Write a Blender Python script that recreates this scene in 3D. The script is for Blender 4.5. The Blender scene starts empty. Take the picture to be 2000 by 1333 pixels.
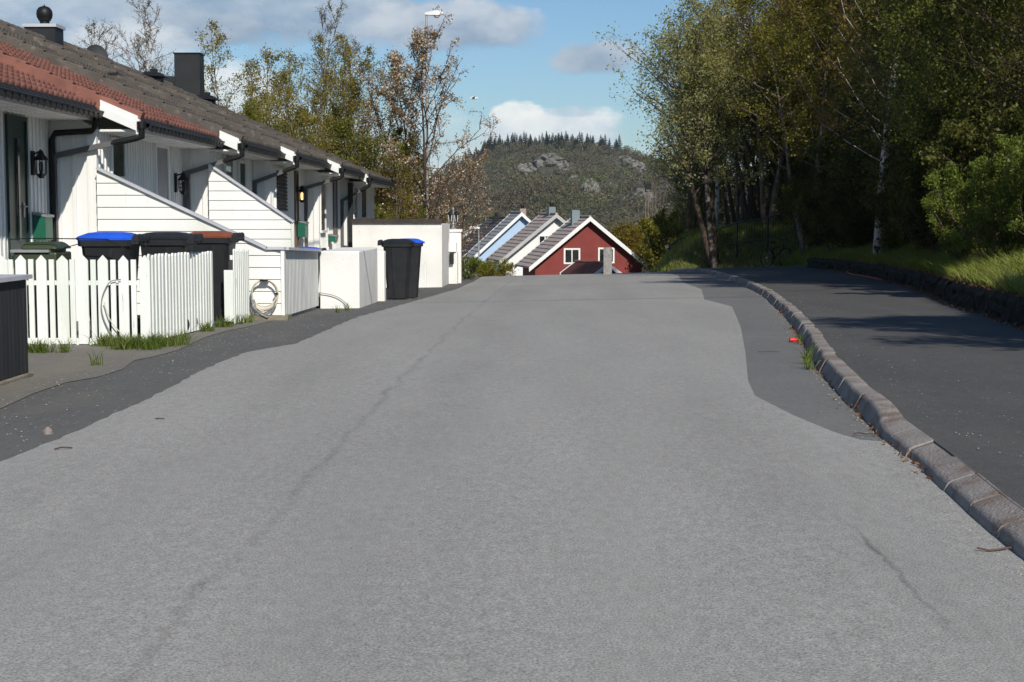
import bpy, math, random
import numpy as np
from mathutils import Vector, Matrix, Euler
R = math.radians
S = bpy.context.scene
COL = S.collection

# ------------------------------------------------------------------ camera
CAMZ = 1.3
FPX = 2917.0                                   # focal length in pixels of a 2000 px wide frame
PITCH = math.atan((666.5-422)/FPX); YAW = math.atan(30/FPX)
cd = bpy.data.cameras.new('camera'); cam = bpy.data.objects.new('camera', cd); COL.objects.link(cam)
cd.sensor_width = 36; cd.lens = 36*FPX/2000; cd.clip_start = .1; cd.clip_end = 6000
cam.location = (0, 0, CAMZ); cam.rotation_euler = (math.pi/2-PITCH, 0, YAW)
S.camera = cam
CR = Euler((math.pi/2-PITCH, 0, YAW)).to_matrix()

# ------------------------------------------------------------------ sun, sky, exposure
SUN_AZ, SUN_EL = R(21), R(37)                  # from behind the camera, a little to the right
sd = bpy.data.lights.new('sun', 'SUN'); sun = bpy.data.objects.new('sun', sd); COL.objects.link(sun)
sd.energy = 4.8; sd.angle = R(.5); sd.color = (1, .94, .84)
sdir = Vector((math.sin(SUN_AZ)*math.cos(SUN_EL), -math.cos(SUN_AZ)*math.cos(SUN_EL), math.sin(SUN_EL)))
sun.rotation_euler = sdir.to_track_quat('Z', 'Y').to_euler()
S.view_settings.view_transform = 'Standard'; S.view_settings.look = 'None'
S.view_settings.exposure = 0.0; S.view_settings.gamma = 1
W = bpy.data.worlds.new('World'); S.world = W; W.use_nodes = True
nt = W.node_tree; N = nt.nodes; L = nt.links; N.clear()
def nd(t, **k):
    n = N.new(t)
    for a, b in k.items(): setattr(n, a, b)
    return n
def mth(op, a, b=None, c=None, clamp=False):
    n = N.new('ShaderNodeMath'); n.operation = op; n.use_clamp = clamp
    for i, v in enumerate((a, b, c)):
        if v is None: continue
        if isinstance(v, (int, float)): n.inputs[i].default_value = v
        else: L.new(v, n.inputs[i])
    return n.outputs[0]
sky = nd('ShaderNodeTexSky', sky_type='NISHITA', sun_disc=False)
sky.sun_elevation = SUN_EL; sky.sun_rotation = math.pi - SUN_AZ
sky.air_density = 1.0; sky.dust_density = .3; sky.ozone_density = 1.6
tc = nd('ShaderNodeTexCoord'); sx = nd('ShaderNodeSeparateXYZ'); L.new(tc.outputs['Generated'], sx.inputs[0])
az = mth('ARCTAN2', sx.outputs[0], sx.outputs[1]); el = mth('ARCSINE', sx.outputs[2])
cx = nd('ShaderNodeCombineXYZ'); L.new(az, cx.inputs[0]); L.new(mth('MULTIPLY', el, 1.7), cx.inputs[1])
nz = nd('ShaderNodeTexNoise'); L.new(cx.outputs[0], nz.inputs['Vector'])
nz.inputs['Scale'].default_value = 17; nz.inputs['Detail'].default_value = 8; nz.inputs['Roughness'].default_value = .6
nzb = nd('ShaderNodeTexNoise'); L.new(cx.outputs[0], nzb.inputs['Vector'])
nzb.inputs['Scale'].default_value = 9; nzb.inputs['Detail'].default_value = 6
n1 = mth('SUBTRACT', nz.outputs[0], .5); n2 = mth('SUBTRACT', nzb.outputs[0], .5)
tint = nd('ShaderNodeMixRGB', blend_type='MULTIPLY'); tint.inputs[0].default_value = 1; L.new(sky.outputs[0], tint.inputs[1]); tint.inputs[2].default_value = (.76, .95, 1.12, 1)
col = tint.outputs[0]
# clouds: centre azimuth / elevation, half sizes (radians), brightness, softness, opacity
def px_az(x): return (x-1030)/FPX
def px_el(y): return (422-y)/FPX
clouds = [  # x, y, rx, ry, shade, light, soft, opacity
    (100, 25, 360, 100, (3.1, 4.0, 5.4), (5.2, 5.8, 6.8), .6, .95),
    (560, 10, 350, 105, (2.6, 3.5, 4.9), (4.6, 5.3, 6.4), .5, .95),
    (420, 70, 150, 40, (2.6, 3.4, 4.7), (4.0, 4.7, 5.8), .5, .9),
    (880, 58, 185, 62, (2.7, 3.5, 4.8), (4.9, 5.4, 6.4), .5, .95),
    (960, -20, 200, 30, (3.0, 3.9, 5.2), (4.6, 5.2, 6.2), .5, .8),
    (1165, 118, 85, 38, (2.9, 3.6, 4.8), (4.6, 5.1, 6.0), .5, .9),
    (470, 190, 120, 70, (6.2, 6.6, 7.2), (8.0, 8.2, 8.6), .6, .85),
    (250, 130, 180, 60, (4.6, 5.2, 6.2), (6.2, 6.6, 7.4), .7, .7),
    (1080, 262, 190, 52, (5.6, 6.3, 7.3), (8.4, 8.4, 8.7), .45, .95),
    (1010, 225, 65, 30, (7.2, 7.4, 7.9), (8.8, 8.8, 8.8), .4, .9),
    (700, 290, 500, 90, (5.2, 6.1, 7.2), (7.2, 7.6, 8.2), .9, .5),
    (1250, 330, 600, 60, (5.4, 6.2, 7.2), (7.2, 7.6, 8.2), .9, .45),
    (1115, 222, 60, 14, (4.3, 5.2, 6.6), (5.2, 6.0, 7.0), .8, .6),
]
def cloud(x, y, rx, ry, sh, li, soft, op):
    global col
    sh = (sh[0]*1.22, sh[1]*1.30, sh[2]*1.28); li = (li[0]*1.45, li[1]*1.46, li[2]*1.38)
    a = mth('DIVIDE', mth('SUBTRACT', az, px_az(x)), rx/FPX); b = mth('DIVIDE', mth('SUBTRACT', el, px_el(y)), ry/FPX)
    dd = mth('SQRT', mth('ADD', mth('MULTIPLY', a, a), mth('MULTIPLY', b, b)))
    m = mth('SUBTRACT', 1.0, dd)
    m = mth('ADD', m, mth('MULTIPLY', n1, 1.7)); m = mth('ADD', m, mth('MULTIPLY', n2, 1.0))
    m = mth('MULTIPLY', mth('DIVIDE', m, soft*.6, clamp=True), op)
    t = mth('ADD', mth('ADD', mth('MULTIPLY', b, .35), .5), mth('MULTIPLY', n1, 3.2), clamp=True)
    mc = nd('ShaderNodeMixRGB'); L.new(t, mc.inputs[0]); mc.inputs[1].default_value = (*sh, 1); mc.inputs[2].default_value = (*li, 1)
    mx = nd('ShaderNodeMixRGB'); L.new(m, mx.inputs[0]); L.new(col, mx.inputs[1]); L.new(mc.outputs[0], mx.inputs[2])
    col = mx.outputs[0]
for c in clouds: cloud(*c)
bg = nd('ShaderNodeBackground'); bg.inputs[1].default_value = .084; L.new(col, bg.inputs[0])
wo = nd('ShaderNodeOutputWorld'); L.new(bg.outputs[0], wo.inputs[0])

# ------------------------------------------------------------------ measuring helpers
def ray(px, py):
    return CR @ Vector(((px-1000)/FPX, -(py-666.5)/FPX, -1))
def at_Y(px, py, Y):
    r = ray(px, py); t = Y/r.y; return Vector((r.x*t, Y, CAMZ+r.z*t))
def at_X(px, py, X):
    r = ray(px, py); t = X/r.x; return Vector((X, r.y*t, CAMZ+r.z*t))
PY_ = [-30, 0, 8, 12, 16, 20, 24, 28, 37, 42, 50, 55, 60, 70, 80, 100, 130, 200, 400]
PD_ = [1.3, 1.3, 1.3, 1.31, 1.335, 1.385, 1.46, 1.54, 1.73, 1.83, 2.02, 2.18, 2.5, 3.4, 4.5, 6.8, 9.5, 14, 22]
_ys = np.linspace(-30, 400, 2151); _d = np.interp(_ys, PY_, PD_)
_k = np.ones(21)/21; _dp = np.convolve(np.pad(_d, 10, mode='edge'), _k, mode='valid')
def sstep(a, b, x):
    t = np.clip((np.asarray(x, float)-a)/(b-a), 0, 1); return t*t*(3-2*t)
def roadz(X, Y):
    X = np.asarray(X, float); Y = np.asarray(Y, float)
    z = CAMZ-np.interp(Y, _ys, _dp)
    c = .008+.018*sstep(12, 50, Y)
    return z + c*np.clip(X, -8, 10)
def at_G(px, py, dz=0):
    r = ray(px, py); t = 3.0
    prev = None
    while t < 120:
        p = Vector((0, 0, CAMZ))+r*t
        h = p.z-(float(roadz(p.x, p.y))+dz)
        if h < 0:
            t0, t1 = t-.25, t
            for _ in range(25):
                tm = (t0+t1)/2; p = Vector((0, 0, CAMZ))+r*tm
                if p.z-(float(roadz(p.x, p.y))+dz) < 0: t1 = tm
                else: t0 = tm
            return p
        t += .25
    return Vector((0, 0, CAMZ))+r*50

# ------------------------------------------------------------------ object helpers
def tag(o, label=None, cat=None, group=None, kind=None):
    if label: o['label'] = label
    if cat: o['category'] = cat
    if group: o['group'] = group
    if kind: o['kind'] = kind
    return o
def thing(name, loc, label, cat, group=None):
    o = bpy.data.objects.new(name, None); o.empty_display_size = .2; COL.objects.link(o); o.location = loc
    return tag(o, label, cat, group)
def wloc(p):
    v = Vector((0, 0, 0))
    while p is not None: v = v+Vector(p.location); p = p.parent
    return v
def link_mesh(name, me, mat, parent=None):
    o = bpy.data.objects.new(name, me); COL.objects.link(o)
    if mat and not me.materials: me.materials.append(mat)
    if parent is not None: o.parent = parent
    return o
class MB:
    def __init__(s): s.v = []; s.f = []
    def add(s, vs, fs):
        b = len(s.v); s.v += [tuple(v) for v in vs]; s.f += [tuple(i+b for i in f) for f in fs]; return s
    def quad(s, a, b, c, d): return s.add([a, b, c, d], [(0, 1, 2, 3)])
    def poly(s, pts): return s.add(pts, [tuple(range(len(pts)))])
    def box(s, x0, x1, y0, y1, z0, z1):
        return s.add([(x0,y0,z0),(x1,y0,z0),(x1,y1,z0),(x0,y1,z0),(x0,y0,z1),(x1,y0,z1),(x1,y1,z1),(x0,y1,z1)],
                     [(3,2,1,0),(4,5,6,7),(0,1,5,4),(1,2,6,5),(2,3,7,6),(3,0,4,7)])
    def hexa(s, lo, hi):   # two quads of 4 points each, lower and upper ring
        return s.add(list(lo)+list(hi), [(3,2,1,0),(4,5,6,7),(0,1,5,4),(1,2,6,5),(2,3,7,6),(3,0,4,7)])
    def obox(s, c, ax, ay, az_):   # centre and three half-axis vectors
        c = Vector(c); ax = Vector(ax); ay = Vector(ay); az_ = Vector(az_)
        lo = [c-ax-ay-az_, c+ax-ay-az_, c+ax+ay-az_, c-ax+ay-az_]; hi = [p+2*az_ for p in lo]
        return s.hexa(lo, hi)
    def prism(s, pts, d):   # polygon extruded along vector d
        n = len(pts); d = Vector(d); p2 = [Vector(p)+d for p in pts]
        return s.add(list(pts)+p2, [tuple(range(n))[::-1], tuple(range(n, 2*n))]+[(i, (i+1)%n, n+(i+1)%n, n+i) for i in range(n)])
    def tube(s, pts, rad, n=8, cap=True):
        pts = [Vector(p) for p in pts]; m = len(pts)
        rads = rad if isinstance(rad, (list, tuple)) else [rad]*m
        vs = []; up = None
        for i, p in enumerate(pts):
            d = (pts[min(i+1, m-1)]-pts[max(i-1, 0)])
            if d.length < 1e-9: d = Vector((0, 0, 1))
            d.normalize()
            if up is None: up = d.orthogonal().normalized()
            u = (up-d*up.dot(d)); u = u.normalized() if u.length > 1e-6 else d.orthogonal().normalized(); up = u
            w = d.cross(u)
            for k in range(n):
                a = 2*math.pi*k/n; vs.append(p+(u*math.cos(a)+w*math.sin(a))*rads[i])
        fs = [(i*n+k, i*n+(k+1)%n, (i+1)*n+(k+1)%n, (i+1)*n+k) for i in range(m-1) for k in range(n)]
        if cap: fs += [tuple(range(n))[::-1], tuple(range((m-1)*n, m*n))]
        return s.add(vs, fs)
    def lathe(s, prof, c=(0, 0, 0), n=16):
        vs = []; m = len(prof)
        for r, z in prof:
            for k in range(n):
                a = 2*math.pi*k/n; vs.append((c[0]+r*math.cos(a), c[1]+r*math.sin(a), c[2]+z))
        fs = [(i*n+k, i*n+(k+1)%n, (i+1)*n+(k+1)%n, (i+1)*n+k) for i in range(m-1) for k in range(n)]
        fs += [tuple(range(n))[::-1], tuple(range((m-1)*n, m*n))]
        return s.add(vs, fs)
    def disc_y(s, c, r, w, n=20):   # wheel-like cylinder, axis along y
        return s.tube([(c[0], c[1]-w/2, c[2]), (c[0], c[1]+w/2, c[2])], r, n)
    def torus(s, c, R_, r, ax, n=24, k=6):
        ax = Vector(ax).normalized(); u = ax.orthogonal().normalized(); w = ax.cross(u); c = Vector(c); vs = []
        for i in range(n):
            a = 2*math.pi*i/n; d = u*math.cos(a)+w*math.sin(a)
            for j in range(k):
                b = 2*math.pi*j/k; vs.append(c+d*(R_+r*math.cos(b))+ax*(r*math.sin(b)))
        return s.add(vs, [(i*k+j, i*k+(j+1)%k, ((i+1)%n)*k+(j+1)%k, ((i+1)%n)*k+j) for i in range(n) for j in range(k)])
    def mesh(s, name, shift=(0, 0, 0), smooth=False):
        me = bpy.data.meshes.new(name)
        sh = Vector(shift)
        me.from_pydata([(v[0]-sh.x, v[1]-sh.y, v[2]-sh.z) for v in s.v], [], s.f)
        if smooth:
            me.polygons.foreach_set('use_smooth', [True]*len(me.polygons))
        me.update(); return me
    def build(s, name, mat, parent=None, smooth=False, bevel=0):
        me = s.mesh(name, wloc(parent), smooth)
        o = link_mesh(name, me, mat, parent)
        if smooth:
            try: me.set_sharp_from_angle(angle=R(40))
            except Exception: pass
        if bevel:
            b = o.modifiers.new('bevel', 'BEVEL'); b.width = bevel; b.segments = 2; b.limit_method = 'ANGLE'; b.angle_limit = R(40)
        return o
def np_mesh(name, V, F):
    V = np.asarray(V, np.float32); F = np.asarray(F, np.int32); k = F.shape[1]
    me = bpy.data.meshes.new(name); me.vertices.add(len(V)); me.vertices.foreach_set('co', V.ravel())
    me.loops.add(F.size); me.loops.foreach_set('vertex_index', F.ravel())
    me.polygons.add(len(F)); me.polygons.foreach_set('loop_start', np.arange(0, F.size, k, dtype=np.int32))
    me.polygons.foreach_set('loop_total', np.full(len(F), k, np.int32))
    me.update(calc_edges=True); me.validate(); return me
def copy_thing(o, loc=None, rz=None, sc=None, label=None, cat=None, group=None):
    def rec(a, p):
        c = a.copy(); COL.objects.link(c)
        if p is not None: c.parent = p
        for ch in list(a.children): rec(ch, c)
        return c
    c = rec(o, None)
    if loc is not None: c.location = loc
    if rz is not None: c.rotation_euler = (0, 0, rz)
    if sc is not None: c.scale = (sc, sc, sc) if isinstance(sc, (int, float)) else sc
    return tag(c, label, cat, group)

# ------------------------------------------------------------------ materials
def mat(name, c1, c2=None, scale=4, rough=.8, bump=0., bscale=60, spec=.3, stretch=(1, 1, 1), metal=0, lo=.35, hi=.65,
        speck=None, speck_scale=60, speck_lo=.7, speck_hi=.8, detail=6, c3=None, scale3=1.0, lo3=.5, hi3=.7):
    m = bpy.data.materials.new(name); m.use_nodes = True; t = m.node_tree; n = t.nodes; l = t.links
    b = n['Principled BSDF']; b.inputs['Roughness'].default_value = rough; b.inputs['Metallic'].default_value = metal
    b.inputs['Specular IOR Level'].default_value = spec
    tcn = n.new('ShaderNodeTexCoord'); mp = n.new('ShaderNodeMapping'); mp.inputs['Scale'].default_value = stretch
    l.new(tcn.outputs['Object'], mp.inputs[0])
    def noise(sc, det=detail):
        x = n.new('ShaderNodeTexNoise'); x.inputs['Scale'].default_value = sc; x.inputs['Detail'].default_value = det
        l.new(mp.outputs[0], x.inputs['Vector']); return x
    def ramp(src, a, bb):
        r = n.new('ShaderNodeMapRange'); r.inputs[1].default_value = a; r.inputs[2].default_value = bb; l.new(src, r.inputs[0]); r.clamp = True
        return r.outputs[0]
    def mix(f, a, bb):
        x = n.new('ShaderNodeMixRGB')
        l.new(f, x.inputs[0])
        for i, v in ((1, a), (2, bb)):
            if isinstance(v, tuple): x.inputs[i].default_value = (*v, 1)
            else: l.new(v, x.inputs[i])
        return x.outputs[0]
    colr = None
    if c2 is not None: colr = mix(ramp(noise(scale).outputs[0], lo, hi), c1, c2)
    if c3 is not None: colr = mix(ramp(noise(scale3).outputs[0], lo3, hi3), colr if colr else c1, c3)
    if speck is not None: colr = mix(ramp(noise(speck_scale, 2).outputs[0], speck_lo, speck_hi), colr if colr else c1, speck)
    if colr is None: b.inputs['Base Color'].default_value = (*c1, 1)
    else: l.new(colr, b.inputs['Base Color'])
    if bump:
        bp = n.new('ShaderNodeBump'); bp.inputs['Strength'].default_value = bump; bp.inputs['Distance'].default_value = .02
        l.new(noise(bscale).outputs[0], bp.inputs['Height']); l.new(bp.outputs[0], b.inputs['Normal'])
    return m
def leaf_mat(name, cols, trans=.35, clump=1.2):
    m = bpy.data.materials.new(name); m.use_nodes = True; t = m.node_tree; n = t.nodes; l = t.links; n.clear()
    g = n.new('ShaderNodeNewGeometry'); rp = n.new('ShaderNodeValToRGB'); e = rp.color_ramp
    while len(e.elements) < len(cols): e.elements.new(.5)
    for i, c in enumerate(cols): e.elements[i].position = i/(len(cols)-1); e.elements[i].color = (*c, 1)
    tcn = n.new('ShaderNodeTexCoord'); nz_ = n.new('ShaderNodeTexNoise'); nz_.inputs['Scale'].default_value = clump; nz_.inputs['Detail'].default_value = 3
    l.new(tcn.outputs['Object'], nz_.inputs['Vector'])
    a = n.new('ShaderNodeMath'); a.operation = 'MULTIPLY_ADD'; l.new(nz_.outputs[0], a.inputs[0]); a.inputs[1].default_value = 1.3; a.inputs[2].default_value = -.4
    b = n.new('ShaderNodeMath'); b.operation = 'MULTIPLY_ADD'; l.new(g.outputs['Random Per Island'], b.inputs[0]); b.inputs[1].default_value = .5; l.new(a.outputs[0], b.inputs[2]); b.use_clamp = True
    l.new(b.outputs[0], rp.inputs[0])
    df = n.new('ShaderNodeBsdfPrincipled'); df.inputs['Roughness'].default_value = .5; df.inputs['Specular IOR Level'].default_value = .25
    tr = n.new('ShaderNodeBsdfTranslucent'); mx = n.new('ShaderNodeMixShader'); mx.inputs[0].default_value = trans
    l.new(rp.outputs[0], df.inputs['Base Color']); l.new(rp.outputs[0], tr.inputs[0]); l.new(df.outputs[0], mx.inputs[1]); l.new(tr.outputs[0], mx.inputs[2])
    o = n.new('ShaderNodeOutputMaterial'); l.new(mx.outputs[0], o.inputs[0]); return m
def road_mat(name, base, spread, seams=False, dust=None, fleck=.5):
    """asphalt: fine aggregate, broad patches, worn wheel tracks and paving joints"""
    m = bpy.data.materials.new(name); m.use_nodes = True; t = m.node_tree; n = t.nodes; l = t.links; b = n['Principled BSDF']
    b.inputs['Roughness'].default_value = .9; b.inputs['Specular IOR Level'].default_value = .2
    tcn = n.new('ShaderNodeTexCoord')
    def noise(sc, det=4, st=(1, 1, 1), ro=.6):
        mp = n.new('ShaderNodeMapping'); mp.inputs['Scale'].default_value = st; l.new(tcn.outputs['Object'], mp.inputs[0])
        x = n.new('ShaderNodeTexNoise'); x.inputs['Scale'].default_value = sc; x.inputs['Detail'].default_value = det; x.inputs['Roughness'].default_value = ro
        l.new(mp.outputs[0], x.inputs['Vector']); return x.outputs[0]
    def f(op, a, bb=None, c=None, clamp=False):
        x = n.new('ShaderNodeMath'); x.operation = op; x.use_clamp = clamp
        for i, v in enumerate((a, bb, c)):
            if v is None: continue
            if isinstance(v, (int, float)): x.inputs[i].default_value = v
            else: l.new(v, x.inputs[i])
        return x.outputs[0]
    fine = f('MULTIPLY_ADD', f('SUBTRACT', noise(115, 5, ro=.8), .5), 3.2*spread, 1.0)
    mid = f('MULTIPLY_ADD', f('SUBTRACT', noise(22, 4, (1, .5, 1)), .5), .5, 1.0)
    broad = f('MULTIPLY_ADD', f('SUBTRACT', noise(.7, 5, (1.4, .25, 1)), .5), .42, 1.0)
    val = f('MULTIPLY', f('MULTIPLY', fine, mid), broad)
    sp = n.new('ShaderNodeSeparateXYZ'); l.new(tcn.outputs['Object'], sp.inputs[0])
    if seams:
        wob = f('MULTIPLY', f('SUBTRACT', noise(1.1, 5), .5), .28)
        for x0, sl, w, a, y0, y1 in seams:
            d = f('ABSOLUTE', f('SUBTRACT', f('SUBTRACT', f('ADD', sp.outputs[0], wob), x0), f('MULTIPLY', sp.outputs[1], sl)))
            k = f('SUBTRACT', 1.0, f('DIVIDE', d, w), clamp=True)
            k = f('MULTIPLY', k, f('MULTIPLY_ADD', noise(2.2, 4), 2.4, -.6, clamp=True), clamp=True)
            if y1 < 90:
                k = f('MULTIPLY', k, f('MULTIPLY', f('SUBTRACT', sp.outputs[1], y0), 2.0, clamp=True), clamp=True)
                k = f('MULTIPLY', k, f('MULTIPLY', f('SUBTRACT', y1, sp.outputs[1]), 2.0, clamp=True), clamp=True)
            val = f('MULTIPLY', val, f('MULTIPLY_ADD', k, -a, 1.0))
    vm = n.new('ShaderNodeMixRGB'); vm.blend_type = 'MULTIPLY'; vm.inputs[0].default_value = 1; vm.inputs[1].default_value = (*base, 1)
    cr_ = n.new('ShaderNodeCombineXYZ')
    for i in range(3): l.new(val, cr_.inputs[i])
    l.new(cr_.outputs[0], vm.inputs[2]); c = vm.outputs[0]
    if dust:
        x = n.new('ShaderNodeMixRGB'); l.new(f('MULTIPLY_ADD', noise(1.3, 6, (1, .6, 1)), 3.0, -1.5, clamp=True), x.inputs[0]); l.new(c, x.inputs[1]); x.inputs[2].default_value = (*dust, 1); c = x.outputs[0]
    vo = n.new('ShaderNodeTexVoronoi'); vo.inputs['Scale'].default_value = 16; l.new(tcn.outputs['Object'], vo.inputs['Vector'])
    k = f('MULTIPLY', f('LESS_THAN', vo.outputs['Distance'], .13), fleck)
    x = n.new('ShaderNodeMixRGB'); l.new(f('MULTIPLY', k, f('GREATER_THAN', noise(3.1, 2), .53)), x.inputs[0]); l.new(c, x.inputs[1]); x.inputs[2].default_value = (.42, .4, .37, 1); c = x.outputs[0]
    l.new(c, b.inputs['Base Color'])
    bp = n.new('ShaderNodeBump'); bp.inputs['Strength'].default_value = .5; bp.inputs['Distance'].default_value = .006
    l.new(noise(110, 3), bp.inputs['Height']); l.new(bp.outputs[0], b.inputs['Normal'])
    return m
M = {}
M['road'] = road_mat('worn light asphalt', (.288, .282, .268), 1.05, seams=[(-1.22, .018, .04, .25, 0, 99), (-.75, .018, .42, .09, 0, 99), (1.32, 0, .018, .5, 4.4, 6.4), (.95, .03, .45, .08, 0, 99), (-2.0, .02, .3, .06, 0, 99)], fleck=.25)
M['shoulder'] = road_mat('dark patched asphalt', (.112, .111, .108), .7, fleck=.6, dust=(.145, .138, .125))
M['strip'] = road_mat('grey verge asphalt', (.15, .149, .145), .6, fleck=.3, dust=(.18, .175, .165))
M['oldpave'] = road_mat('old weathered asphalt', (.17, .16, .142), .8, fleck=.6, dust=(.215, .195, .155))
M['path'] = road_mat('dark new asphalt', (.082, .080, .078), .7, fleck=.35, dust=(.10, .097, .092))
M['kerb'] = mat('weathered kerb concrete', (.30, .27, .25), (.22, .195, .178), 2.5, .9, .5, 60, c3=(.19, .14, .11), scale3=5, lo3=.5, hi3=.68, speck=(.36, .34, .31), speck_scale=55, speck_lo=.62, speck_hi=.72)
M['joint'] = mat('pale kerb mortar', (.34, .31, .28), (.2, .18, .16), 9, .95)
M['grassground'] = mat('mossy soil and grass', (.07, .10, .022), (.12, .10, .045), 1.8, 1, .9, 9, c3=(.03, .045, .012), scale3=5)
M['dirt'] = mat('brown leaf litter', (.10, .07, .04), (.05, .035, .02), 6, 1, .7, 22)
M['white'] = mat('white painted board', (.80, .80, .785), (.72, .725, .71), 1.5, .6, .12, 24, stretch=(1, 1, .25), speck=(.6, .6, .56), speck_scale=14, speck_lo=.72, speck_hi=.82, c3=(.62, .64, .58), scale3=1.1, lo3=.58, hi3=.8)
M['whitefence'] = mat('white painted picket', (.80, .82, .79), (.70, .73, .69), 5, .65, .2, 40, stretch=(1, 1, .15), speck=(.42, .43, .38), speck_scale=26, speck_lo=.66, speck_hi=.78, c3=(.60, .64, .55), scale3=3, lo3=.55, hi3=.75)
M['greypaint'] = mat('grey weathered white slat', (.52, .53, .53), (.40, .41, .40), 6, .75, .2, 40, stretch=(1, 1, .2))
M['slatgrey'] = mat('greyish white slat', (.62, .63, .62), (.5, .51, .5), 6, .75, .2, 40, stretch=(1, 1, .2))
M['render'] = mat('white rendered masonry', (.80, .79, .76), (.70, .69, .66), 1.3, .9, .3, 35, speck=(.5, .47, .42), speck_scale=9, speck_lo=.72, speck_hi=.85)
M['black'] = mat('black plastic', (.010, .010, .011), (.018, .018, .019), 4, .5, .1, 60, spec=.45)
M['blackmetal'] = mat('black painted steel', (.007, .007, .008), (.012, .012, .012), 7, .5, spec=.3)
M['darkgrey'] = mat('charcoal sheet metal', (.016, .017, .019), (.024, .025, .027), 2, .5, spec=.3)
M['greymetal'] = mat('grey zinc', (.30, .31, .32), (.22, .23, .24), 3, .5, metal=.2)
M['pipegrey'] = mat('grey coated downpipe', (.12, .12, .125), (.09, .09, .095), 3, .5, spec=.3)
M['redtile'] = mat('red concrete tile', (.26, .112, .084), (.185, .083, .066), 2.2, .85, .3, 70, c3=(.15, .075, .055), scale3=6, lo3=.55, hi3=.75, speck=(.4, .16, .11), speck_scale=30, speck_lo=.66, speck_hi=.78)
M['greytile'] = mat('grey lichened concrete tile', (.125, .108, .093), (.083, .073, .065), 1.8, .95, .5, 50, c3=(.17, .15, .125), scale3=8, lo3=.55, hi3=.72, speck=(.05, .045, .04), speck_scale=30, speck_lo=.6, speck_hi=.72)
M['blue'] = mat('blue plastic lid', (.012, .085, .62), (.02, .11, .7), 5, .4, spec=.4)
M['brown'] = mat('brown plastic lid', (.24, .075, .035), (.2, .06, .03), 5, .5)
M['binblack'] = mat('dark grey bin plastic', (.013, .014, .017), (.02, .021, .024), 5, .5, .1, 50, spec=.35)
M['green'] = mat('dark green plastic', (.03, .045, .022), (.045, .06, .03), 4, .45, spec=.4)
M['mailgreen'] = mat('green enamel', (.012, .12, .075), (.015, .10, .06), 6, .4, spec=.4)
M['litgreen'] = mat('bright green lid plastic', (.06, .32, .14), (.08, .36, .17), 5, .5)
M['glass'] = mat('dark window glass', (.012, .015, .016), (.03, .035, .033), 2, .08, spec=.6)
M['doorgreen'] = mat('dark green door', (.012, .035, .03), (.02, .045, .038), 3, .4)
M['doorgrey'] = mat('grey door', (.3, .31, .32), (.25, .26, .27), 3, .5)
M['doorbrown'] = mat('brown door', (.16, .08, .035), (.12, .06, .03), 3, .5)
M['blackboard'] = mat('black stained board', (.02, .021, .024), (.035, .036, .04), 5, .7, .3, 40, stretch=(1, 1, .1), speck=(.4, .4, .4), speck_scale=20, speck_lo=.8, speck_hi=.84)
M['cap'] = mat('grey zinc capping', (.50, .51, .55), (.42, .43, .46), 3, .5)
M['concrete'] = mat('mossy concrete', (.28, .25, .2), (.17, .15, .11), 5, .95, .5, 40, c3=(.12, .13, .06), scale3=7)
M['stone'] = mat('dark mossy wall stone', (.028, .024, .019), (.014, .012, .010), 5, 1, .9, 25, c3=(.025, .03, .012), scale3=4, lo3=.5, hi3=.7)
M['coping'] = mat('dark weathered coping', (.07, .055, .05), (.04, .035, .035), 5, .9, .3, 30)
M['post'] = mat('lichened grey board', (.34, .33, .32), (.22, .21, .2), 9, .95, .4, 40, c3=(.1, .09, .07), scale3=16, lo3=.58, hi3=.66)
M['redwall'] = mat('red painted timber', (.23, .048, .042), (.19, .04, .035), 1.2, .8, speck=(.17, .038, .033), speck_scale=5)
M['bluewall'] = mat('pale blue timber', (.42, .56, .74), (.38, .52, .70), 1, .8)
M['browntile'] = mat('brown roof tile', (.42, .34, .30), (.34, .27, .24), .9, .9, .3, 20)
M['slate'] = mat('grey roof tile', (.32, .32, .32), (.26, .26, .265), .9, .9, .3, 20)
M['darkroof'] = mat('dark roofing', (.07, .06, .06), (.1, .09, .09), .9, .9)
M['palebarge'] = mat('pale grey barge', (.46, .46, .45), (.40, .40, .39), 1, .7)
M['sidewhite'] = mat('white timber far', (.80, .80, .79), (.74, .74, .73), 1, .7)
M['chimblue'] = mat('blue grey chimney', (.17, .22, .24), (.2, .25, .27), 1, .6)
M['chimpink'] = mat('pinkish chimney', (.40, .29, .25), (.34, .25, .21), 2, .8)
M['birchbark'] = mat('birch bark', (.62, .58, .52), (.45, .4, .34), 4, .9, .3, 30, c3=(.05, .04, .035), scale3=5, lo3=.54, hi3=.6)
M['bark'] = mat('grey brown bark', (.085, .062, .045), (.05, .036, .027), 9, 1, .5, 30, stretch=(1, 1, .3))
M['palebark'] = mat('pale grey bark', (.20, .16, .125), (.10, .08, .06), 7, 1, .4, 30, stretch=(1, 1, .3))
M['twig'] = mat('reddish twigs', (.13, .08, .06), (.08, .05, .04), 5, .9)
M['rock'] = mat('grey granite', (.23, .215, .195), (.13, .12, .105), .3, 1, .8, 1.0, c3=(.055, .055, .035), scale3=.35, lo3=.5, hi3=.62)
M['hill'] = mat('heath and scrub', (.07, .065, .04), (.10, .085, .06), .05, 1, 0, 1, c3=(.05, .06, .025), scale3=.02)
M['hose'] = mat('cream hose', (.66, .60, .48), (.5, .45, .36), 12, .5)
M['greyhose'] = mat('grey hose', (.28, .28, .28), (.2, .2, .2), 12, .5)
M['orange'] = mat('orange cord', (.55, .09, .03), None, rough=.5)
M['red'] = mat('red tin', (.6, .03, .03), None, rough=.4)
M['lampwhite'] = mat('pale lamp housing', (.70, .71, .70), (.6, .61, .6), 3, .4)
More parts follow.
